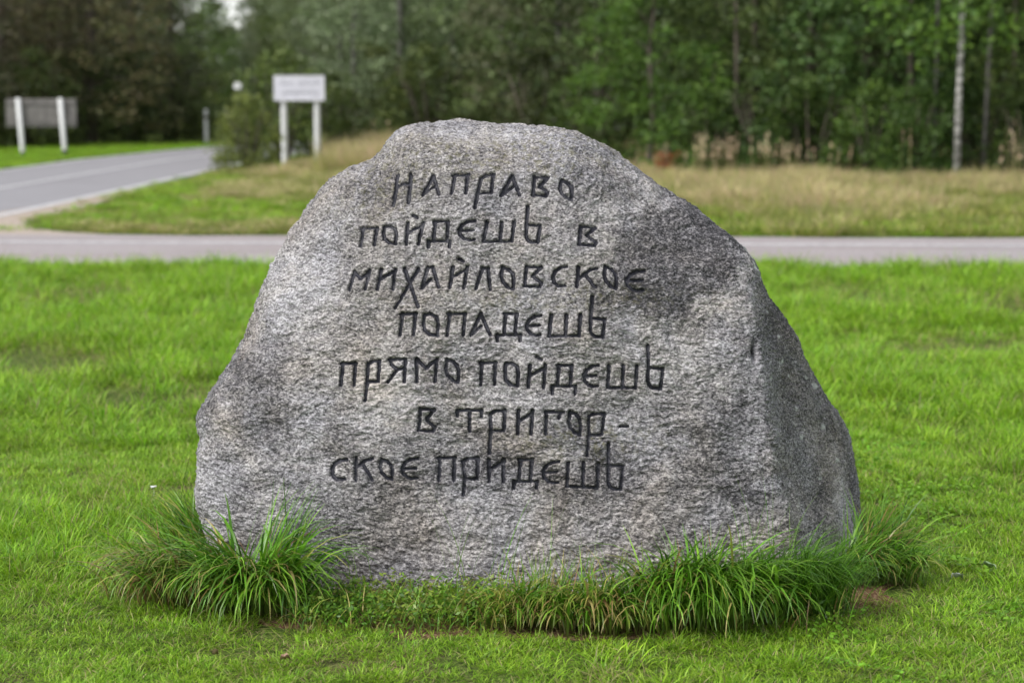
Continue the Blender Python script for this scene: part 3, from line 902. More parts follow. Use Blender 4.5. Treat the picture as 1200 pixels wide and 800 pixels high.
inside = groove > 0.20 + 0.10 * noise3(np.stack([pxf * 0.5, pyf * 0.5, pxf * 0 + 4], -1))
disp = disp - cut
disp = np.where(inside, disp - (fine + mid * 0.5) * 0.75 * np.clip(groove * 3, 0, 1), disp)
P1 = P0 + NRM * disp[:, None]
B0 = Vector((0.06, 6.3, 0.0))
P1 = P1 - np.array(B0)
# weathering plus shade painted on the side face: dark growth on the upper right and left flank, pale lichen, a little moss
fn = noise3(Q * 6 + 21) + 0.6 * noise3(Q * 15 + 3) + 0.4 * noise3(Q * 38 + 5) + 0.35 * noise3(Q * 90 + 7)
def patch(b, lo=0.38, gain=2.4, nz=0.42): return np.clip((b + nz * fn * (b > 0.03) - lo) * gain, 0, 1)
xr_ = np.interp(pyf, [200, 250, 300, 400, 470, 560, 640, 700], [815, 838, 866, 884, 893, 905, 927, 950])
side = 1 / (1 + np.exp(-(pxf - xr_ - 4 - 6 * noise3(P0 * 9)) / 6.0)) * np.interp(pyf, [300, 350, 560, 620, 680], [0, 1, 1, .55, .3])  # painted shade on the face that turns away from the sun
wea_shade = (1.45 * patch(1.45 * g2(790, 300, 76, 76) * above) + 0.8 * patch(1.1 * g2(305, 470, 50, 85, 0.3)) + 0.7 * patch(1.1 * g2(258, 455, 22, 45, 0.6)) + side * (0.72 + 0.5 * fn)
       + 0.6 * patch(g2(850, 545, 60, 70)) + 0.5 * patch(g2(800, 600, 150, 45)) + 0.7 * patch(g2(395, 510, 28, 60)) + 0.6 * patch(g2(705, 215, 60, 35)) + 0.5 * patch(g2(600, 560, 220, 28))
       + 0.5 * patch(g2(420, 215, 60, 22, -0.5)) + 0.5 * patch(g2(700, 560, 90, 70))
       - 0.7 * patch(g2(430, 470, 60, 70)) - 0.8 * patch(g2(800, 420, 90, 38)) - 0.5 * patch(g2(640, 625, 170, 60)) - 0.6 * patch(g2(350, 340, 60, 70)) - 0.5 * g2(990, 600, 25, 50)
       - 0.5 * patch(g2(560, 160, 90, 14)) - 0.5 * patch(g2(560, 470, 120, 30)) + 0.4 * g2(600, 695, 320, 12))
wea_shade = wea_shade + 0.25 * fn
lich = np.zeros(len(pxf))
for (lx, ly, lr) in ((955, 452, 4.5), (917, 424, 3.5), (945, 443, 3), (903, 444, 3), (966, 500, 3.5), (926, 440, 2.5), (935, 478, 3), (941, 512, 2.5), (912, 395, 2.2), (980, 540, 3), (425, 463, 2), (960, 560, 2.5), (899, 365, 2.0)):
    lich = np.maximum(lich, np.clip(1.1 - np.hypot(pxf - lx, (pyf - ly) * .8) / (lr * .85) + 0.9 * noise3(Q * 55), 0, .85))
lw = np.interp(pyf, [283, 300, 326], [862.5, 876, 888.5])
lich = np.maximum(lich, np.clip(1.3 - np.abs(pxf - lw) / 1.8, 0, 1) * ((pyf > 282) & (pyf < 327)) * np.clip(0.6 + noise3(Q * 40) * 1.5, 0, 1))
moss = np.clip(g2(600, 180, 170, 32) * 0.8 + g2(680, 515, 90, 22) * 0.7 + g2(650, 350, 160, 18) * 0.5 + g2(440, 230, 60, 40) * 0.5 + 0.25 * g2(900, 640, 50, 60), 0, 1)

fi = np.arange(NG * NG).reshape(NG, NG)
FQ = np.stack([fi[:-1, :-1], fi[1:, :-1], fi[1:, 1:], fi[:-1, 1:]], -1).reshape(-1, 4)
n0 = np.cross(P1[FQ[FQ.shape[0] // 2, 1]] - P1[FQ[FQ.shape[0] // 2, 0]], P1[FQ[FQ.shape[0] // 2, 2]] - P1[FQ[FQ.shape[0] // 2, 0]])
if n0[1] > 0: FQ = FQ[:, ::-1]
isin = inside[FQ].sum(1) >= 3
fown = owner[FQ].max(1)

def submesh(name, faces, mat, attrs=True):
    used, inv = np.unique(faces, return_inverse=True)
    me = mesh_np(name, P1[used], inv.reshape(faces.shape), mat, True)
    if attrs:
        vattr(me, 'weather_shade', wea_shade[used]); vattr(me, 'lichen', lich[used]); vattr(me, 'moss', moss[used])
    return me

# the back of the stone: a coarser sheet joined on just inside the rim
NB = 120
rb_, thb = disk(NB)
RB = Rout(thb)
phb = rb_ * np.pi / 2
pxb = CX + RB * 0.997 * np.sin(phb) ** 0.8 * np.cos(thb); pyb = CY + RB * 0.997 * np.sin(phb) ** 0.8 * np.sin(thb)
rimY = face_depth(CX + RB * np.cos(thb), CY + RB * np.sin(thb)) + rim_depth(thb)
backY = rimY * (1 - np.cos(phb) ** 0.9) + (7.02 - 0.1 * (455 - pyb) / 300) * np.cos(phb) ** 0.9
PB = at_depth(pxb.ravel(), pyb.ravel(), backY.ravel())
cosb = np.cos(phb).ravel()
PB[:, 1] += (noise3(PB * 3.1 + 4) * 0.05 + noise3(PB * 9) * 0.015 + noise3(PB * 30) * 0.004) * np.clip(cosb * 4, 0, 1)
PB = PB - np.array(B0)
fb = np.arange(NB * NB).reshape(NB, NB)
FB = np.stack([fb[:-1, :-1], fb[:-1, 1:], fb[1:, 1:], fb[1:, :-1]], -1).reshape(-1, 4)
# front (without the grooves) + back in one body mesh
fr = FQ[~isin]
used, inv = np.unique(fr, return_inverse=True)
bodyV = np.concatenate([P1[used], PB])
bodyF = np.concatenate([inv.reshape(fr.shape), FB + len(used)])
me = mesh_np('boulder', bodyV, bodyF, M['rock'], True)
z0 = np.zeros(len(PB))
vattr(me, 'weather_shade', np.concatenate([wea_shade[used], z0 + 0.5])); vattr(me, 'lichen', np.concatenate([lich[used], z0])); vattr(me, 'moss', np.concatenate([moss[used], z0 + 0.3]))
stone = obj('boulder', me, label='large grey granite boulder carved with seven lines of dark lettering, standing on the lawn', cat='boulder')
stone.location = B0
for k in range(len(LET)):
    f = FQ[isin & (fown == k)]
    if len(f):
        obj('carved_letter', submesh('carved_letter', f, M['groove'], False), stone)

# ------------------------------------------------------------------ bare soil showing round the foot of the stone
ns = 150
sx = np.linspace(-1.75, 1.75, ns); sy = np.linspace(5.15, 7.5, ns)
SX, SY = np.meshgrid(sx, sy)
fe = foot(SX, SY)
sn = noise3(np.stack([SX.ravel() * 5, SY.ravel() * 5, SX.ravel() * 0], -1)).reshape(SX.shape)
c1x, c1y = on_ground(1010, 712)
extra = np.exp(-(((SX - c1x) / 0.20) ** 2 + ((SY - c1y) / 0.14) ** 2)) * 0.30
lvl = 1.18 + 0.07 * sn + extra - fe
SZ = ground_z(SX, SY) + np.clip(lvl * 0.35, -0.06, 0.004) + noise3(np.stack([SX.ravel() * 40, SY.ravel() * 40, SX.ravel() * 0 + 3], -1)).reshape(SX.shape) * 0.004
si = np.arange(ns * ns).reshape(ns, ns)
sf = np.stack([si[:-1, :-1], si[:-1, 1:], si[1:, 1:], si[1:, :-1]], -1).reshape(-1, 4)
keepf = (lvl.ravel()[sf] > -0.12).all(1)
obj('soil', mesh_np('soil', np.stack([SX, SY, SZ], -1).reshape(-1, 3), sf[keepf], M['soil'], True), kind='structure', label='reddish brown bare soil round the foot of the boulder')

# ------------------------------------------------------------------ long grass tussocks at the foot of the stone
TG = [(0.105, 0.270, 0.014), (0.195, 0.395, 0.028), (0.050, 0.150, 0.010)]
STRAW = [(0.40, 0.33, 0.12), (0.24, 0.13, 0.06), (0.33, 0.34, 0.07)]
def tussock(px, py, lobes, tint, label, seed, group='grass tussocks round the boulder'):
    """lobes: (dx, dy, spread, count, lmin, lmax, width, lean, droop, azimuth or None)"""
    r = np.random.default_rng(seed)
    bx, by = on_ground(px, py)
    parts = []
    for (dx, dy, sp, n, l0, l1, w, le, dr, az) in lobes:
        n = int(n * 1.15)
        rt = np.stack([dx + r.normal(0, sp, n), dy + r.normal(0, sp * 0.45, n), np.zeros(n)], -1)
        n = int(n * 1.0); w = w * 1.75
        if az is None:
            a = np.arctan2(rt[:, 1] - dy - 0.02, rt[:, 0] - dx) + r.normal(0, 0.8, n)
        else:
            a = np.radians(az) + r.normal(0, 0.75, n)
        parts.append(blades(n, 0, l0, l1, w, le, dr, 7, tint, r, root=rt, az=a))
    V, F, T = joined(*parts)
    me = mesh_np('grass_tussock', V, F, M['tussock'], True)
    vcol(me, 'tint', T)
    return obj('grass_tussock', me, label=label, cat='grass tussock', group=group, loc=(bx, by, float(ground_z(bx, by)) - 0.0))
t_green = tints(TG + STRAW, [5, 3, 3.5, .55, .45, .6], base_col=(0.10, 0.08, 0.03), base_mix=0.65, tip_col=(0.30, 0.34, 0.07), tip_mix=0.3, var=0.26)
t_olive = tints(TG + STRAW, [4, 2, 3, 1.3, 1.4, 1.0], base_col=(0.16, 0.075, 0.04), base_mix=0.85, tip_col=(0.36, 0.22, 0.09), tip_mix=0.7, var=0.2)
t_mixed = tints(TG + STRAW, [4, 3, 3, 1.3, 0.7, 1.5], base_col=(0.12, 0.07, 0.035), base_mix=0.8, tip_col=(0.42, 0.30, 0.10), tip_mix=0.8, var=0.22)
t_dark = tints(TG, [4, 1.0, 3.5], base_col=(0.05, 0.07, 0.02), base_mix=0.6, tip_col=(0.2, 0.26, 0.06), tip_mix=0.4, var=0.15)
S_OUT, W_OUT, E_OUT = 270, 200, 330
tussock(222, 704, [(0, 0, 0.085, 330, 0.20, 0.40, 0.0042, 0.22, 2.1, 235), (-0.05, 0.08, 0.08, 200, 0.18, 0.38, 0.004, 0.25, 2.1, 200)], t_olive,
        'brownish arching grass tussock at the left foot of the boulder', 1)
tussock(296, 716, [(0, 0.02, 0.070, 330, 0.24, 0.46, 0.0060, 0.16, 2.05, None), (0.02, -0.02, 0.06, 170, 0.22, 0.42, 0.0060, 0.22, 2.3, 270), (0.03, 0.05, 0.05, 60, 0.3, 0.46, 0.005, 0.30, 0.5, 20)], t_green,
        'bright green fountain of long grass left of the lowest carved line', 2)
tussock(240, 654, [(0, 0, 0.07, 230, 0.18, 0.34, 0.0030, 0.22, 1.2, 170), (-0.03, 0.12, 0.06, 110, 0.15, 0.26, 0.0028, 0.25, 1.3, 150)], t_green,
        'fine upright grass against the left edge of the boulder', 3)
tussock(612, 729, [(0, 0, 0.07, 260, 0.13, 0.28, 0.0045, 0.2, 2.2, 262), (0.03, 0.04, 0.07, 80, 0.14, 0.25, 0.003, 0.3, .6, 60)], t_mixed,
        'low yellow-tipped grass tussock under the middle of the boulder', 4)
tussock(700, 731, [(0, 0, 0.085, 400, 0.15, 0.30, 0.0052, 0.18, 2.2, 268), (0.02, 0.05, 0.08, 70, 0.15, 0.28, 0.003, 0.3, .6, 90)], t_mixed,
        'straw-streaked hanging grass tussock right of the middle of the boulder', 5)
tussock(822, 726, [(0, 0, 0.10, 520, 0.24, 0.48, 0.0058, 0.16, 2.2, 272), (0.03, 0.02, 0.06, 200, 0.25, 0.42, 0.0055, 0.2, 2.1, 320), (-.02, .03, .06, 70, .2, .34, .004, .3, .7, 100)], t_green,
        'biggest drooping grass tussock, below the rough right part of the face', 6)
tussock(934, 715, [(0, 0, 0.075, 950, 0.20, 0.40, 0.0022, 0.16, 1.8, 305), (-0.06, 0.05, 0.05, 120, 0.2, 0.34, 0.003, 0.2, 1.6, 260)], t_dark,
        'dense dark tussock of very fine grass below the dark side of the boulder', 7)
tussock(1020, 680, [(0, 0, 0.07, 330, 0.17, 0.32, 0.0042, 0.2, 2.0, 320), (0.02, 0.12, 0.05, 130, 0.2, 0.34, 0.0034, 0.2, 1.2, 20)], t_green,
        'green grass tussock at the right corner of the boulder', 8)

# small leafy weeds between the tussocks: nobody could count them
r = np.random.default_rng(31)
parts = []
wx, wy = [], []
for i in range(210):
    px = r.uniform(345, 600) if i < 120 else r.uniform(330, 990)
    py = r.uniform(709, 740) if i < 120 else r.uniform(702, 728)
    bx, by = on_ground(px, py)
    n = 34
    hgt = r.uniform(0.04, 0.10)
    P = np.stack([bx + r.normal(0, 0.030, n), by + r.normal(0, 0.03, n), hgt * r.random(n) ** 0.7 + 0.01], -1)
    V, F = leaf_quads(P, 0.017, r, up=1.2, aspect=2.2)
    c = np.array([(0.080, 0.190, 0.016), (0.13, 0.26, 0.022), (0.19, 0.27, 0.03)][r.integers(0, 3)])
    parts.append((V, F, np.clip(np.repeat(c[None] * (1 + r.normal(0, .25, (n, 1))), 4, 0), 0.01, 1)))
rt = []
for i in range(1100):
    px = r.uniform(335, 610) if i < 800 else r.uniform(560, 1000)
    bx, by = on_ground(px, r.uniform(708, 744))
    rt.append((bx, by, 0))
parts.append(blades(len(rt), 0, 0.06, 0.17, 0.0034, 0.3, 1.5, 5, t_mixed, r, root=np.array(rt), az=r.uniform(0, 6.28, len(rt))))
V, F, T = joined(*parts)
me = mesh_np('weeds', V, F, M['tussock'], False); vcol(me, 'tint', T)
obj('weeds', me, kind='stuff', label='small leafy weeds and short grass along the foot of the boulder')

# thin flowering stems standing in front of the stone
r = np.random.default_rng(5)
rt, aa = [], []
for px, py, k in ((640, 720, 9), (590, 722, 6), (905, 700, 16), (420, 705, 3), (300, 700, 6), (545, 715, 6), (880, 705, 10), (690, 715, 6), (225, 640, 14)):
    for _ in range(k):
        bx, by = on_ground(px + r.normal(0, 14), py); rt.append((bx, by, 0)); aa.append(r.uniform(0, 6.28))
r0 = blades(len(rt), 0, 0.22, 0.42, 0.0026, 0.12, 0.5, 6, t_green, r, root=np.array(rt), az=np.array(aa))
me = mesh_np('grass_stems', r0[0], r0[1], M['tussock'], True); vcol(me, 'tint', r0[2])
obj('grass_stems', me, kind='stuff', label='thin single grass stems standing in front of the boulder')

# ------------------------------------------------------------------ signs and posts
def gz(x, y): return float(ground_z(x, y))
def sign_board():
    Y = on_ground(333, 195)[1]
    bx = at_depth(352, 195, Y)[0]
    root = obj('village_sign', None, label='white rectangular road sign with two lines of faded lettering on two white posts', cat='road sign', loc=(bx, Y, gz(bx, Y)))
    px2m = Y / FPX
    def zz(py): return float(at_depth(352, py, Y)[2]) - gz(bx, Y)
    ztop, zbot = zz(89), zz(117.5)
    w = 29 * px2m
    b = MB(); b.box(-w, w, -0.035, -0.012, zbot, ztop, 0.006)
    bo = obj('board', b.mesh('board', M['board']), root)
    b = MB()
    for (x0, x1, z0, z1) in ((-w + .0, w, ztop, ztop + .012), (-w, w, zbot - .012, zbot)): b.box(x0 - .012, x1 + .012, -0.042, -0.006, z0, z1)
    for (x0, x1) in ((-w - .012, -w), (w, w + .012)): b.box(x0, x1, -0.042, -0.006, zbot, ztop)
    obj('border', b.mesh('border', M['white']), bo)
    # two rows of lettering too worn and far off to be read
    b = MB(); rr_ = random.Random(4)
    for (za, zb, xa, xb, gap) in ((.62, .74, -.78, .80, -0.12), (.25, .37, -.66, .78, 9)):
        x = xa * w
        while x < xb * w:
            lw_ = rr_.uniform(.028, .042)
            if not (gap * w - .05 < x < gap * w + .04):
                h0, h1 = zbot + (ztop - zbot) * za, zbot + (ztop - zbot) * zb
                b.box(x, x + .008, -0.0385, -0.036, h0, h1)
                k = rr_.random()
                if k < .7: b.box(x + .008, x + lw_, -0.0385, -0.036, h1 - .009, h1)
                if k > .3: b.box(x + lw_ - .008, x + lw_, -0.0385, -0.036, h0, h1 - .009)
            x += lw_ + .018
    obj('lettering', b.mesh('lettering', M['faint']), bo, kind='stuff')
    for px in (333.5, 372):
        x = (px - 352) * px2m
        for zb_ in (zbot + .1, ztop - .1):
            b = MB(); b.tube([(x, -.043, zb_), (x, -.034, zb_)], [.012, .012], 8); obj('bolt', b.mesh('bolt', M['board_back']), bo)
        b = MB(); r0 = 3.7 * px2m
        b.tube([(x, 0.075, -0.3), (x, 0.075, ztop - .02)], [r0, r0], 12)
        obj('post', b.mesh('post', M['white'], False), root)
sign_board()

def grey_sign():
    Y = on_ground(50, 183)[1]
    px2m = Y / FPX
    c = at_depth(49, 183, Y)
    root = obj('sign_seen_from_behind', None, label='back of a grey metal road sign on two white posts at the far left', cat='road sign', loc=(c[0], Y, 0))
    def zz(py): return float(at_depth(49, py, Y)[2])
    z0, z1 = zz(149), zz(116)
    # board built as upright ribbed sheets
    for k in range(7):
        xa = (-41 + k * 82 / 7) * px2m; xb = (-41 + (k + 1) * 82 / 7) * px2m
        b = MB(); b.box(xa + .006, xb - .006, 0.075, 0.10, z0 + .01, z1 - .01, 0.006)
        obj('panel', b.mesh('panel', M['board_back']), root)
    b = MB(); b.box(-41 * px2m, 41 * px2m, 0.085, 0.11, z0, z1)
    for zz_ in (z0 + .12, z1 - .12): b.box(-41 * px2m, 41 * px2m, 0.05, 0.074, zz_ - .02, zz_ + .02)
    obj('frame', b.mesh('frame', M['board_back']), root)
    for pt, pb, ptop, pbot in ((23.5, 27, 115, 183), (72.5, 76, 115, 181)):
        xt, xb = (pt - 49) * px2m, (pb - 49) * px2m
        b = MB(); b.tube([(xb + .01, 0, -.3), (xb, 0, zz(pbot) + .10), (xt, 0, z1 + .02)], [2.8 * px2m] * 3, 10)
        po = obj('post', b.mesh('post', M['white'], True), root)
        b = MB(); b.tube([(xb + .01, 0, 0.0), (xb, 0, zz(pbot) + .11)], [2.95 * px2m] * 2, 10)
        obj('dark_foot', b.mesh('dark_foot', M['black']), po)
grey_sign()

def marker(px, py, top, label):
    X, Y = on_ground(px, py)
    h = float(at_depth(px, top, Y)[2])
    root = obj('marker_post', None, label=label, cat='marker post', loc=(X, Y, 0))
    w = 0.052
    b = MB(); b.box(-w, w, -0.05, 0.05, -0.2, h - 0.04, 0.015); b.box(-w * .8, w * .8, -0.04, 0.04, h - .041, h, .01)
    p = obj('post', b.mesh('post', M['white']), root)
    b = MB(); b.box(-w - .003, w + .003, -0.053, 0.053, h * .70, h * .82)
    obj('band', b.mesh('band', M['board_back']), root)
marker(242, 168, 128, 'slim white marker post on the far verge of the left road')


def round_sign():
    X, Y = on_ground(280, 194)
    z = float(at_depth(280, 101, Y)[2])
    px2m = Y / FPX
    root = obj('round_sign', None, label='small white round sign on a thin pole above the round bush', cat='road sign', loc=(X, Y, 0))
    R0 = 4.6 * px2m
    b = MB(); n = 28
    v = [(R0 * math.cos(a), y, z + R0 * math.sin(a)) for y in (-.02, 0.0) for a in [2 * math.pi * k / n for k in range(n)]]
    b.add(v, [tuple(range(n)), tuple(range(2 * n - 1, n - 1, -1))] + [(k, k + n, (k + 1) % n + n, (k + 1) % n) for k in range(n)])
    disc = obj('disc', b.mesh('disc', M['white']), root)
    b = MB(); b.box(R0 * .1, R0 * .32, -.025, -.0205, z - R0 * .1, z + R0 * .45)
    b.box(-R0 * .1, R0 * .1, -.025, -.0205, z - R0 * .3, z + R0 * .1)
    obj('faded_mark', b.mesh('faded_mark', M['faint']), disc)
    b = MB(); b.tube([(0, .03, -.3), (0, .03, z)], [.009, .009], 8)
    obj('pole', b.mesh('pole', M['grey_bark']), root)
round_sign()

# ------------------------------------------------------------------ trees
def clumps(rng, centres, rad, per, size, up=0.3, squash=0.7, aspect=1.6):
    n = len(centres) * per
    off_ = rng.normal(size=(n, 3)); off_ /= np.linalg.norm(off_, axis=1)[:, None]
    off_ *= (rng.random(n) ** 0.5)[:, None]
    off_[:, 2] *= squash
    rr2 = np.repeat(np.asarray(rad) * np.ones(len(centres)), per)[:, None]
    P = np.repeat(centres, per, 0) + off_ * rr2
    return leaf_quads(P, size, rng, up=up, aspect=aspect)

def crown_points(rng, n, H, R, z0, shape, thresh=0.0):
    """clump centres through the crown volume with gaps between boughs"""
    out = []
    while len(out) < n:
        m = n * 6
        z = z0 + (H - z0) * rng.random(m)
        t = (z - z0) / (H - z0)
        rad = R * shape(t)
        a = rng.random(m) * 2 * np.pi
        q = rng.random(m) ** 0.42
        P = np.stack([np.cos(a) * rad * q, np.sin(a) * rad * q, z], -1)
        nn = noise3(P * 0.9 + rng.uniform(0, 50))
        k = (nn > thresh) & (rng.random(m) < np.clip(rad / R + 0.1, 0, 1))
        out += list(P[k])
    return np.array(out[:n])

def tint_leaves(rng, n, cols, probs, var=0.16):
    cols = np.array(cols); probs = np.array(probs) / np.sum(probs)
    c = cols[rng.choice(len(cols), n, p=probs)] * (1 + rng.normal(0, var, (n, 1)))
    return np.clip(np.repeat(c, 4, 0), 0.004, 1)

def limbs(b, rng, H, R, z0, n, trunk_r, rise=0.5):
    for k in range(n):
        z = z0 + (H * 0.85 - z0) * (k + rng.random()) / n
        a = rng.random() * 6.28
        L_ = R * (0.55 + 0.4 * rng.random()) * (1.0 - 0.5 * z / H)
        d = Vector((math.cos(a), math.sin(a), 0))
        p0 = Vector((0, 0, z)); p1 = p0 + d * L_ * .5 + Vector((0, 0, L_ * rise * .5)); p2 = p0 + d * L_ + Vector((0, 0, L_ * rise * .8))
        r0 = trunk_r * 0.35 * (1 - 0.6 * z / H)
        b.tube([p0, p1, p2], [r0 * .8, r0 * .5, r0 * .15], 5)

KIND = {}
def tree_kind(name, H, R, z0, shape, ncl, per, crad, size, trunk_r, bark, thresh, cols, probs, seed, up=0.3, lean=0.0, nl=12, rise=0.5, squash=.7, aspect=1.6, lz=0.8):
    rng = np.random.default_rng(seed)
    cen = crown_points(rng, ncl, H, R, z0, shape, thresh)
    V, F = clumps(rng, cen, crad * (0.6 + 0.8 * rng.random(len(cen))), per, size, up, squash, aspect)
    me = mesh_np('crown', V, F, M['leaf'], False)
    T = tint_leaves(rng, len(V) // 4, cols, probs)
    cl = np.repeat(np.repeat(1 + rng.normal(0, 0.16, (len(cen), 1)), per, 0), 4, 0)
    vcol(me, 'tint', np.clip(T * cl, 0.004, 1))
    b = MB()
    if trunk_r:
        n = 7
        pts = [(lean * (i / n) * H * .1 + 0.04 * math.sin(i * 1.7 + seed), 0.04 * math.cos(i * 2.1 + seed), -0.2 + (H * .93 + .2) * i / n) for i in range(n + 1)]
        b.tube(pts, [trunk_r * (1.15 if i == 0 else (1 - 0.85 * i / n)) for i in range(n + 1)], 9)
        limbs(b, rng, H, R, max(z0, lz), nl, trunk_r, rise)
    else:
        for k in range(9):
            a = 6.28 * k / 9 + rng.random() * .5
            b.tube([(0.05 * math.cos(a), 0.05 * math.sin(a), -.1), (R * .3 * math.cos(a), R * .3 * math.sin(a), H * .4), (R * .6 * math.cos(a), R * .6 * math.sin(a), H * .8)], [.035, .025, .008], 5)
    KIND[name] = (me, b.mesh('trunk', bark, True))
cone = lambda t: np.clip(1.05 - t, 0.02, 1) ** 0.8
egg = lambda t: np.clip(np.sin(np.pi * np.clip(0.12 + t * 0.86, 0, 1)), 0.02, 1) ** 0.7
dome = lambda t: np.clip(1 - t ** 2.4, 0.02, 1) ** 0.5
GRN = [(0.098, 0.142, 0.042), (0.138, 0.185, 0.055), (0.065, 0.100, 0.032)]
LIT = [(0.115, 0.175, 0.030), (0.160, 0.220, 0.042), (0.070, 0.115, 0.024)]
WIL = [(0.160, 0.190, 0.100), (0.120, 0.155, 0.070), (0.205, 0.230, 0.140)]
SPR = [(0.115, 0.125, 0.060), (0.080, 0.092, 0.042), (0.175, 0.155, 0.090)]
for v in (0, 1):
    tree_kind('spruce%d' % v, 13, 2.6, 0.5, cone, 420, 24, 0.50, 0.17, 0.16, M['bark'], -0.08, SPR, [3, 2, 2.4], 40 + v, up=-.2, rise=-.15, nl=30, squash=.45, aspect=2.6)
    tree_kind('willow%d' % v, 9.0, 2.7, 0.2, egg, 420, 26, 0.50, 0.16, 0.12, M['grey_bark'], -0.05, WIL, [3, 3, 2], 50 + v, up=.1, aspect=2.6)
    tree_kind('leafy%d' % v, 10.5, 2.4, 0.3, egg, 420, 24, 0.50, 0.15, 0.13, M['bark'], 0.0, GRN, [3, 2.4, 2], 60 + v)
    tree_kind('bush%d' % v, 2.6, 1.35, 0.05, dome, 150, 34, 0.30, 0.10, 0, M['bark'], -0.2, LIT, [3, 2, 2], 70 + v)
tree_kind('pine', 5.2, 2.1, 0.2, lambda t: np.clip(1.05 - t, .05, 1) ** .6, 230, 36, 0.36, 0.15, 0.09, M['bark'], 0.0, LIT, [3, 2, 2], 80, up=1.0, aspect=4)
tree_kind('birch', 13, 2.2, 2.3, egg, 330, 22, 0.50, 0.12, 0.062, M['birch'], 0.05, LIT, [3, 2, 2], 90, up=.1, lean=.28, lz=6.5)

def tree(kind, px, Y, label, group, name, cat, sc=1.0, tint=(1, 1, 1), rz=None, hz=1.0, X=None):
    cr, tk = KIND[kind]
    X = (px - 600) / FPX * Y * 1.0 if X is None else X
    root = obj(name, None, label=label, cat=cat, group=group, loc=(X, Y, gz(X, Y)))
    root.rotation_euler = (0, 0, random.uniform(0, 6.28) if rz is None else rz)
    root.scale = (sc, sc, sc * hz)
    a = obj('crown', cr, root); a.color = (*tint, 1)
    obj('trunk' if kind[:4] != 'bush' else 'stem', tk, root)
    return root

DK = (0.62, 0.60, 0.60)
LFT, MID, RGT = 'dark conifers at the left edge of the wood', 'grey-green willows behind the boulder', 'green trees along the right edge of the wood'
for px, Y, k, sc, tint, lab in (
    (-70, 54, 0, 1.0, (1.0, 1.0, 1.0), 'dark brownish conifer cut by the left edge of the picture'),
    (8, 57, 1, 1.0, (1.05, .95, .95), 'dark brownish conifer directly behind the grey sign seen from behind'),
    (62, 60, 0, .95, (.9, .85, .85), 'dusky conifer just right of the grey sign seen from behind'),
    (112, 58, 1, 1.05, (1.25, 1.2, 1.0), 'olive-brown conifer half way between the grey sign and the marker post'),
    (160, 63, 0, 1.0, (.7, .75, .7), 'blackish conifer left of the marker post'),
    (205, 66, 1, 1.0, (1.1, 1.5, 1.1), 'olive green conifer standing over the marker post')):
    tree('spruce%d' % k, px, Y, lab, LFT, 'conifer', 'tree', sc, tint)
tree('leafy0', 222, 80, 'light green leafy tree at the end of the left road', None, 'leafy_tree', 'tree', .80, (1.7, 1.8, 1.2))
tree('leafy1', 252, 92, 'yellow-green tree under the gap of white sky', None, 'leafy_tree', 'tree', .74, (1.9, 2.1, 1.0), hz=.76)
tree('leafy0', 296, 98, 'low tree right under the white sky gap', None, 'leafy_tree', 'tree', .62, (1.2, 1.3, 1.0), hz=.78)
tree('leafy1', 352, 76, 'mid green tree behind the white sign', None, 'leafy_tree', 'tree', .72, (1.35, 1.4, 1.3))
for px, Y, k, sc, tint, lab in (
    (402, 72, 0, .95, (1.1, 1.2, 1.0), 'grey-green willow rising behind the white sign'),
    (418, 58, 1, 1.0, (.95, 1.0, .95), 'grey-green willow just right of the white sign'),
    (470, 52, 0, 1.0, (1.05, 1.1, 1.05), 'grey-green willow above the left shoulder of the boulder'),
    (532, 54, 1, 1.0, (1.0, 1.1, .95), 'grey-green willow above the highest point of the boulder'),
    (590, 50, 0, .9, (1.0, 1.15, .8), 'yellowish willow above the first carved word'),
    (655, 46, 1, .95, (.75, .65, .60), 'dark brownish willow left of the bright young pine')):
    tree('willow%d' % k, px, Y, lab, MID, 'willow', 'tree', sc, tint)
for px, Y, sc, hz, tint, lab in ((238, 118, .75, .78, (1.9, 1.9, 2.2), 'hazy pale green tree far along the gap, left'), (268, 122, .85, .66, (1.8, 1.8, 2.4), 'hazy pale green tree far along the gap, under the sky'),  # hazy trees: the haze of distance is painted in as a paler tint
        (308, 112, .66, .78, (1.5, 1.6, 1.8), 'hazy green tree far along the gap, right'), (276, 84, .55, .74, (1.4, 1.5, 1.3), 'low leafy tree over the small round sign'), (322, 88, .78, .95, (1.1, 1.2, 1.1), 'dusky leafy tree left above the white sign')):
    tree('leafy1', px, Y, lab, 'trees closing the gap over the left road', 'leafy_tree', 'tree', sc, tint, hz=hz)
tree('pine', 762, 36.5, 'bright green young pine behind the right shoulder of the boulder', None, 'young_pine', 'tree', .92, (.85, 1.0, .8))
tree('leafy1', 700, 44, 'dark tree behind the bright young pine', None, 'leafy_tree', 'tree', 1, (.7, .75, .7))
for px, Y, k, sc, tint, lab in (
    (838, 40, 0, .9, (.6, .68, .7), 'dark green tree between the young pine and the rightmost birches'),
    (880, 37.5, 1, .8, (.9, .98, .9), 'light green tree above the tall dry grass plumes'),
    (945, 37, 0, .8, (.98, 1.0, .95), 'yellow-green leafy tree in the middle of the right wood edge'),
    (1010, 36, 1, .8, (.85, 1.0, .9), 'bushy green tree left of the white birch trunk'),
    (1062, 35, 0, .68, (.9, 1.1, .85), 'bright green tree beside the white birch trunk'),
    (1168, 36, 1, .8, (.62, .7, .65), 'dark leafy tree right of the white birch trunk'),
    (1240, 34, 0, .8, (1.0, 1.1, .9), 'leafy tree cut by the right edge of the picture')):
    tree('leafy%d' % k, px, Y, lab, RGT, 'leafy_tree', 'tree', sc, tint)
tree('birch', 1117, 32.9, 'birch with a slim white trunk at the right of the picture', None, 'birch_tree', 'tree', 1, (1.1, 1.25, 1.0), rz=0.0)

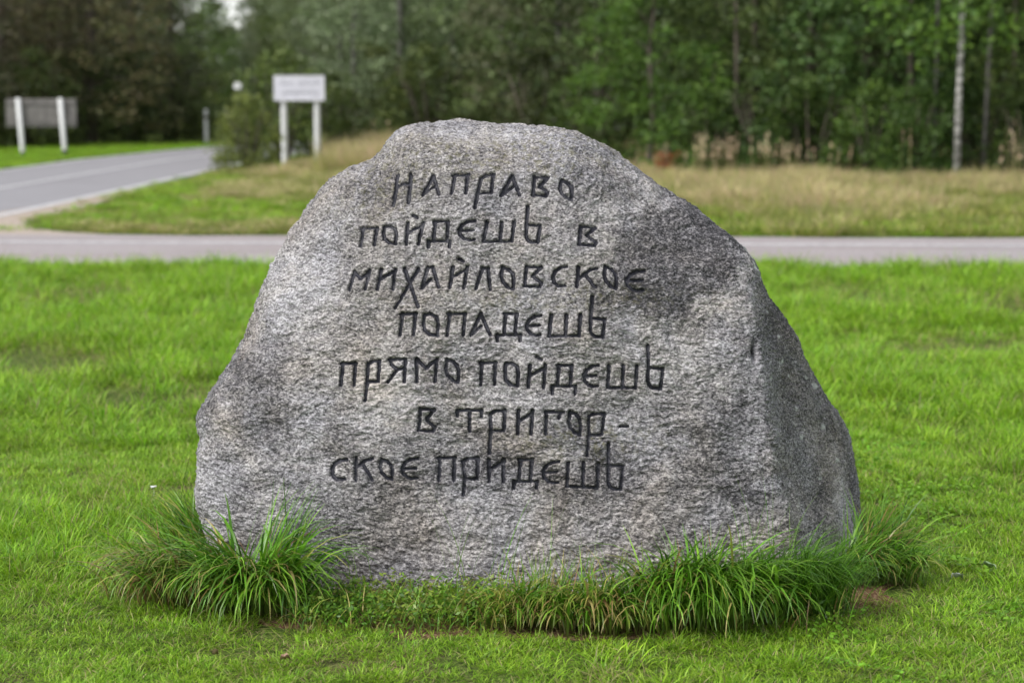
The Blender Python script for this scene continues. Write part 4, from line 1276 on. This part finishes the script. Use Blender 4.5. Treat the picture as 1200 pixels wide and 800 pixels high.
# thin bare trunks in the shade at the right
def trunk_only(px, Y, rad, mat, label, lean=0.0):
    X = (px - 600) / FPX * Y
    b = MB()
    b.tube([(0, 0, -.2), (lean * .3, 0, 2.2), (lean, .1, 6.0), (lean * 1.4, .1, 10)], [rad * 1.1, rad, rad * .7, rad * .25], 8)
    root = obj('bare_tree', None, label=label, cat='tree', loc=(X, Y, 0), group='thin trunks in the shade at the right')
    obj('trunk', b.mesh('trunk', mat, True), root)
    rng = np.random.default_rng(int(px))
    for z in (4.9, 5.4, 6.1, 6.8, 7.4, 8.1, 8.8):
        b = MB(); a = rng.random() * 6.28; q = lean * min(1.4, z / 6)
        b.tube([(q, .06, z), (q + .5 * math.cos(a), .06 + .5 * math.sin(a), z + .4), (q + 1.0 * math.cos(a), .06 + 1.0 * math.sin(a), z + .7)], [.012, .008, .003], 5)
        obj('branch', b.mesh('branch', mat, True), root)
trunk_only(1092, 33.6, .026, M['grey_bark'], 'thin grey trunk just left of the white birch trunk')
trunk_only(1150, 33.4, .040, M['grey_bark'], 'thin grey trunk just right of the white birch trunk', .15)
trunk_only(1185, 34, .04, M['bark'], 'thin dark trunk near the right edge', -.1)
trunk_only(862, 36.2, .04, M['bark'], 'thin dark trunk behind the tall dry grass plumes', -.1)

BUS = 'bushes along the foot of the wood'
tree('bush0', 334, 42.8, 'big round olive bush left of the white sign, hiding the road', None, 'round_bush', 'bush', .96, (1.15, 1.02, 1.25), rz=.3)
tree('bush1', 291, 38.4, 'low lighter bush at the road edge left of the white sign', None, 'round_bush', 'bush', .54, (1.2, 1.05, 1.3), hz=1.15)
tree('bush1', 388, 44.5, 'dark bush behind the right post of the white sign', None, 'round_bush', 'bush', .8, (.5, .48, .5))
k = 0
for px, Y, sc, tint, lab in (
    (-30, 54, 1.1, (.6, .55, .75), 'dark bush left of the grey sign seen from behind'),
    (40, 55, 1.1, (.6, .55, .75), 'dark bush behind the posts of the grey sign seen from behind'),
    (100, 58, 1.1, (.55, .52, .72), 'dark bush right of the grey sign seen from behind'),
    (150, 61, 1.1, (.55, .52, .72), 'dark bush half way from the grey sign to the marker post'),
    (198, 64, 1.1, (.55, .52, .72), 'dark bush just left of the marker post'),
    (236, 72, 1.2, (.8, .75, .9), 'dusky bush just behind the marker post'),
    (440, 52, 1.1, (.8, .72, 1.0), 'dusky bush above the left shoulder of the boulder'),
    (505, 50, 1.1, (.75, .68, .95), 'dusky bush behind the top of the boulder, left part'),
    (570, 50, 1.1, (.7, .64, .9), 'dusky bush behind the top of the boulder, middle part'),
    (632, 44, 1.0, (.40, .36, .5), 'dusky bush behind the top of the boulder, right part'),
    (690, 39, .8, (.65, .65, .75), 'green bush between the boulder and the young pine'),
    (828, 35.6, .65, (.6, .66, .7), 'green bush right of the young pine'),
    (893, 35.2, .75, (.55, .62, .7), 'dark bush behind the first dry grass plumes'),
    (948, 34.8, .75, (.62, .72, .75), 'dark bush behind the middle dry grass plumes'),
    (1020, 33.8, .66, (.7, .85, .8), 'bright green bush left of the birch foot'),
    (1070, 33.6, .66, (.62, .76, .75), 'round green bush touching the birch foot'),
    (1140, 34, .6, (.5, .55, .6), 'low dark bush right of the birch foot'),
    (1205, 33, .65, (.5, .55, .6), 'low dark bush at the right edge of the picture')):
    tree('bush%d' % (k % 2), px, Y, lab, BUS, 'bush', 'bush', sc, tint); k += 1

# the wood behind: a mass nobody could count
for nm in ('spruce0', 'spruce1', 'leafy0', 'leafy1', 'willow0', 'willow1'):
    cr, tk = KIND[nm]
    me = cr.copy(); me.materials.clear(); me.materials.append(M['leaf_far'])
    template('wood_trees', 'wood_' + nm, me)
r = np.random.default_rng(77)
pts, ii = [], []
tries = 0
while len(pts) < 470 and tries < 20000:
    tries += 1
    Y = r.uniform(44, 125); X = r.uniform(-60, 62)
    px = 600 + X / Y * FPX
    lim = np.interp(px, [-2000, 0, 230, 300, 420, 640, 800, 1200, 3000], [62, 64, 84, 84, 60, 52, 45, 40, 38])
    if Y < lim: continue
    if abs(X - main_x(Y)) < 4.6: continue
    if 215 < px < 318 and Y < 112: continue
    if 205 < px < 335: continue
    if min([9] + [(X - a) ** 2 + (Y - b) ** 2 for a, b, *_ in pts]) < 3.6: continue
    pts.append((X, Y, 0)); ii.append(r.integers(0, 2) * 1 if (px < 260 and r.random() < .7) else r.integers(2, 6))
sc = r.uniform(.85, 1.25, len(pts))
rot = np.stack([np.zeros(len(pts)), np.zeros(len(pts)), r.uniform(0, 6.28, len(pts))], -1)
# instance order of the collection follows the names
names = sorted(['wood_spruce0', 'wood_spruce1', 'wood_leafy0', 'wood_leafy1', 'wood_willow0', 'wood_willow1'])
mapi = [names.index('wood_' + n_) for n_ in ('spruce0', 'spruce1', 'leafy0', 'leafy1', 'willow0', 'willow1')]
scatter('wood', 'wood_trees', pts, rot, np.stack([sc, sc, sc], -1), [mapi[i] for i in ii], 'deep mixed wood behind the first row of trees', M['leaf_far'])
tk = MB()
for (X, Y, _), s_ in zip(pts, sc):
    tk.tube([(X, Y, -.2), (X, Y, 9 * s_)], [.11, .04], 5)
obj('wood_trunks', tk.mesh('wood_trunks', M['bark'], True), kind='stuff', label='trunks of the deep wood behind the first row of trees')

# ------------------------------------------------------------------ tall dry plumes at the foot of the wood
r = np.random.default_rng(19)
plume_t = tints([(0.42, 0.30, 0.19), (0.36, 0.27, 0.16), (0.50, 0.37, 0.25)], [3, 2, 2], var=0.12)
stem_t = tints([(0.26, 0.24, 0.10), (0.30, 0.24, 0.13)], [1, 1], var=0.15)
def plumes(px, Y, n, h, label, spread):
    X = (px - 600) / FPX * Y; spread *= 1.5; n = max(2, int(n * .75))
    parts = []
    rt = np.stack([r.normal(0, spread, n), r.normal(0, .15, n), np.zeros(n)], -1)
    h = h * 1.12; az = r.uniform(0, 6.28, n)
    parts.append(blades(n, 0, h * .85, h, .014, .04, .10, 3, stem_t, r, root=rt, az=az))
    tops = []
    for k in range(n):
        hh_ = h * r.uniform(.78, 1.0)
        m = 11
        z = hh_ * r.uniform(.62, 1.02, m)
        tops.append(np.stack([rt[k, 0] + r.normal(0, .013, m), rt[k, 1] + r.normal(0, .013, m), z], -1))
    TP = np.concatenate(tops); V, F = leaf_quads(TP, .05, r, up=.2, aspect=2.2)
    V = (V - np.repeat(TP, 4, 0)) * np.array([.5, .5, 2.2]) + np.repeat(TP, 4, 0)
    c = np.array([(0.70, 0.54, 0.37)]) * (1 + r.normal(0, .15, (len(V) // 4, 1)))
    parts.append((V, F, np.clip(np.repeat(c, 4, 0), 0, 1)))
    V, F, T = joined(*parts)
    me = mesh_np('dry_plume_grass', V, F, M['meadow']); vcol(me, 'tint', T)
    obj('dry_plume_grass', me, label=label, cat='tall grass', group='dry grass plumes at the foot of the wood', loc=(X, Y, gz(X, Y)))
for px, Y, n, h, sp, lab in (
    (755, 33.2, 5, 0.61, .25, 'short dry plumes just right of the boulder'), (795, 33.2, 5, 0.61, .25, 'short dry plumes right of the reddish plant'),
    (834, 33.2, 16, 0.86, .12, 'dense tan plume clump, leftmost of the two densest'), (862, 33.2, 15, 0.82, .16, 'dense tan plume clump, right of the two densest'),
    (893, 33.2, 7, 0.78, .10, 'narrow plume clump right of the two densest'), (917, 33.2, 7, 0.70, .12, 'narrow plume clump in the middle of the row'),
    (935, 33.2, 6, 0.66, .12, 'short narrow plume clump right of the middle of the row'), (968, 33.2, 4, 0.66, .10, 'thin pale plumes near the end of the row'), (985, 33.2, 3, 0.70, .05, 'single pale plume closing the row'),
    (1062, 32.6, 3, 1.0, .04, 'lone plume left of the birch foot'), (1176, 31.2, 3, .85, .05, 'shorter lone plume at the right edge'),
    (1184, 31.4, 3, 1.15, .05, 'highest lone plume at the right edge'), (1193, 31.2, 5, .95, .04, 'thick lone plume at the right edge'), (420, 47, 6, .9, .5, 'faint dry plumes left of the boulder top'),
    (395, 44, 5, .8, .4, 'faint dry plumes right of the white sign')):
    plumes(px, Y, n, h, lab, sp)
# reddish dry plant beside the boulder
X, Y = (777 - 600) / FPX * 33.5, 33.5
P = np.stack([r.normal(0, .11, 260), r.normal(0, .10, 260), r.uniform(.1, .55, 260)], -1)
V, F = leaf_quads(P, .07, r, up=.8, aspect=2.2)
root = obj('reddish_plant', None, label='rusty red dry plant just right of the boulder shoulder', cat='plant', loc=(X, Y, 0))
me = mesh_np('leaves', V, F, M['meadow'])
vcol(me, 'tint', np.clip(np.repeat(np.array([(0.30, 0.115, 0.045)]) * (1 + r.normal(0, .25, (260, 1))), 4, 0), 0.01, 1))
obj('leaves', me, root, kind='stuff')
for k in range(4):
    b = MB(); b.tube([(0.02 * k, 0, 0), (r.normal(0, .12), r.normal(0, .08), .68)], [.008, .004], 5)
    obj('stem', b.mesh('stem', M['bark'], True), root)

# ------------------------------------------------------------------ small things on the lawn
def leafbit(px, py, s, col, label, name, cat):
    X, Y = on_ground(px, py)
    rr_ = random.Random(int(px))
    v, f = [], []
    n = 6
    for i in range(n + 1):
        t = i / n; w = s * .32 * math.sin(math.pi * min(max(t, .03), .97))
        z = .010 * math.sin(t * 3.1) + .004 * math.sin(t * 9)
        v += [(s * (t - .5), -w, z + .012), (s * (t - .5), 0, z), (s * (t - .5), w, z + .014)]
    for i in range(n):
        for k_ in (0, 1):
            a = i * 3 + k_; f.append((a, a + 3, a + 4, a + 1))
    me = mesh_py(name, v, f, mat_speckle(name + '_surface', tuple(c * .7 for c in col), col, 60, .6), True)
    o = obj(name, me, label=label, cat=cat, loc=(X, Y, gz(X, Y) + .035))
    o.rotation_euler = (rr_.uniform(-.3, .3), rr_.uniform(-.3, .3), rr_.uniform(0, 6))
leafbit(1121, 686, .05, (.42, .45, .40), 'pale curled leaf lying in the grass right of the boulder', 'fallen_leaf', 'leaf')
leafbit(335, 782, .028, (.42, .27, .19), 'small pinkish brown leaf in the grass below the left tussocks', 'fallen_leaf', 'leaf')
leafbit(252, 772, .025, (.34, .24, .14), 'small brown leaf near the bottom edge, left', 'fallen_leaf', 'leaf')
leafbit(1158, 672, .05, (.25, .35, .18), 'broad pale green leaf in the lawn at the right', 'broad_leaf', 'leaf')
X, Y = on_ground(180, 584)
b = MB()
rr_ = random.Random(2)
b.tube([(0, 0, -.02), (.002, 0, .06)], [.0012, .0012], 5)
fl_ = [(math.cos(a) * .013, math.sin(a) * .013, .062 + rr_.uniform(-.002, .004)) for a in [k_ * 6.283 / 10 for k_ in range(10)]]
b.add([(0, 0, .066)] + fl_ + [(0, 0, .056)], [(0, i + 1, (i + 1) % 10 + 1) for i in range(10)] + [(11, (i + 1) % 10 + 1, i + 1) for i in range(10)])
obj('white_flower', b.mesh('white_flower', M['white']), label='tiny white clover flower in the lawn left of the boulder', cat='flower', loc=(X, Y, gz(X, Y)))
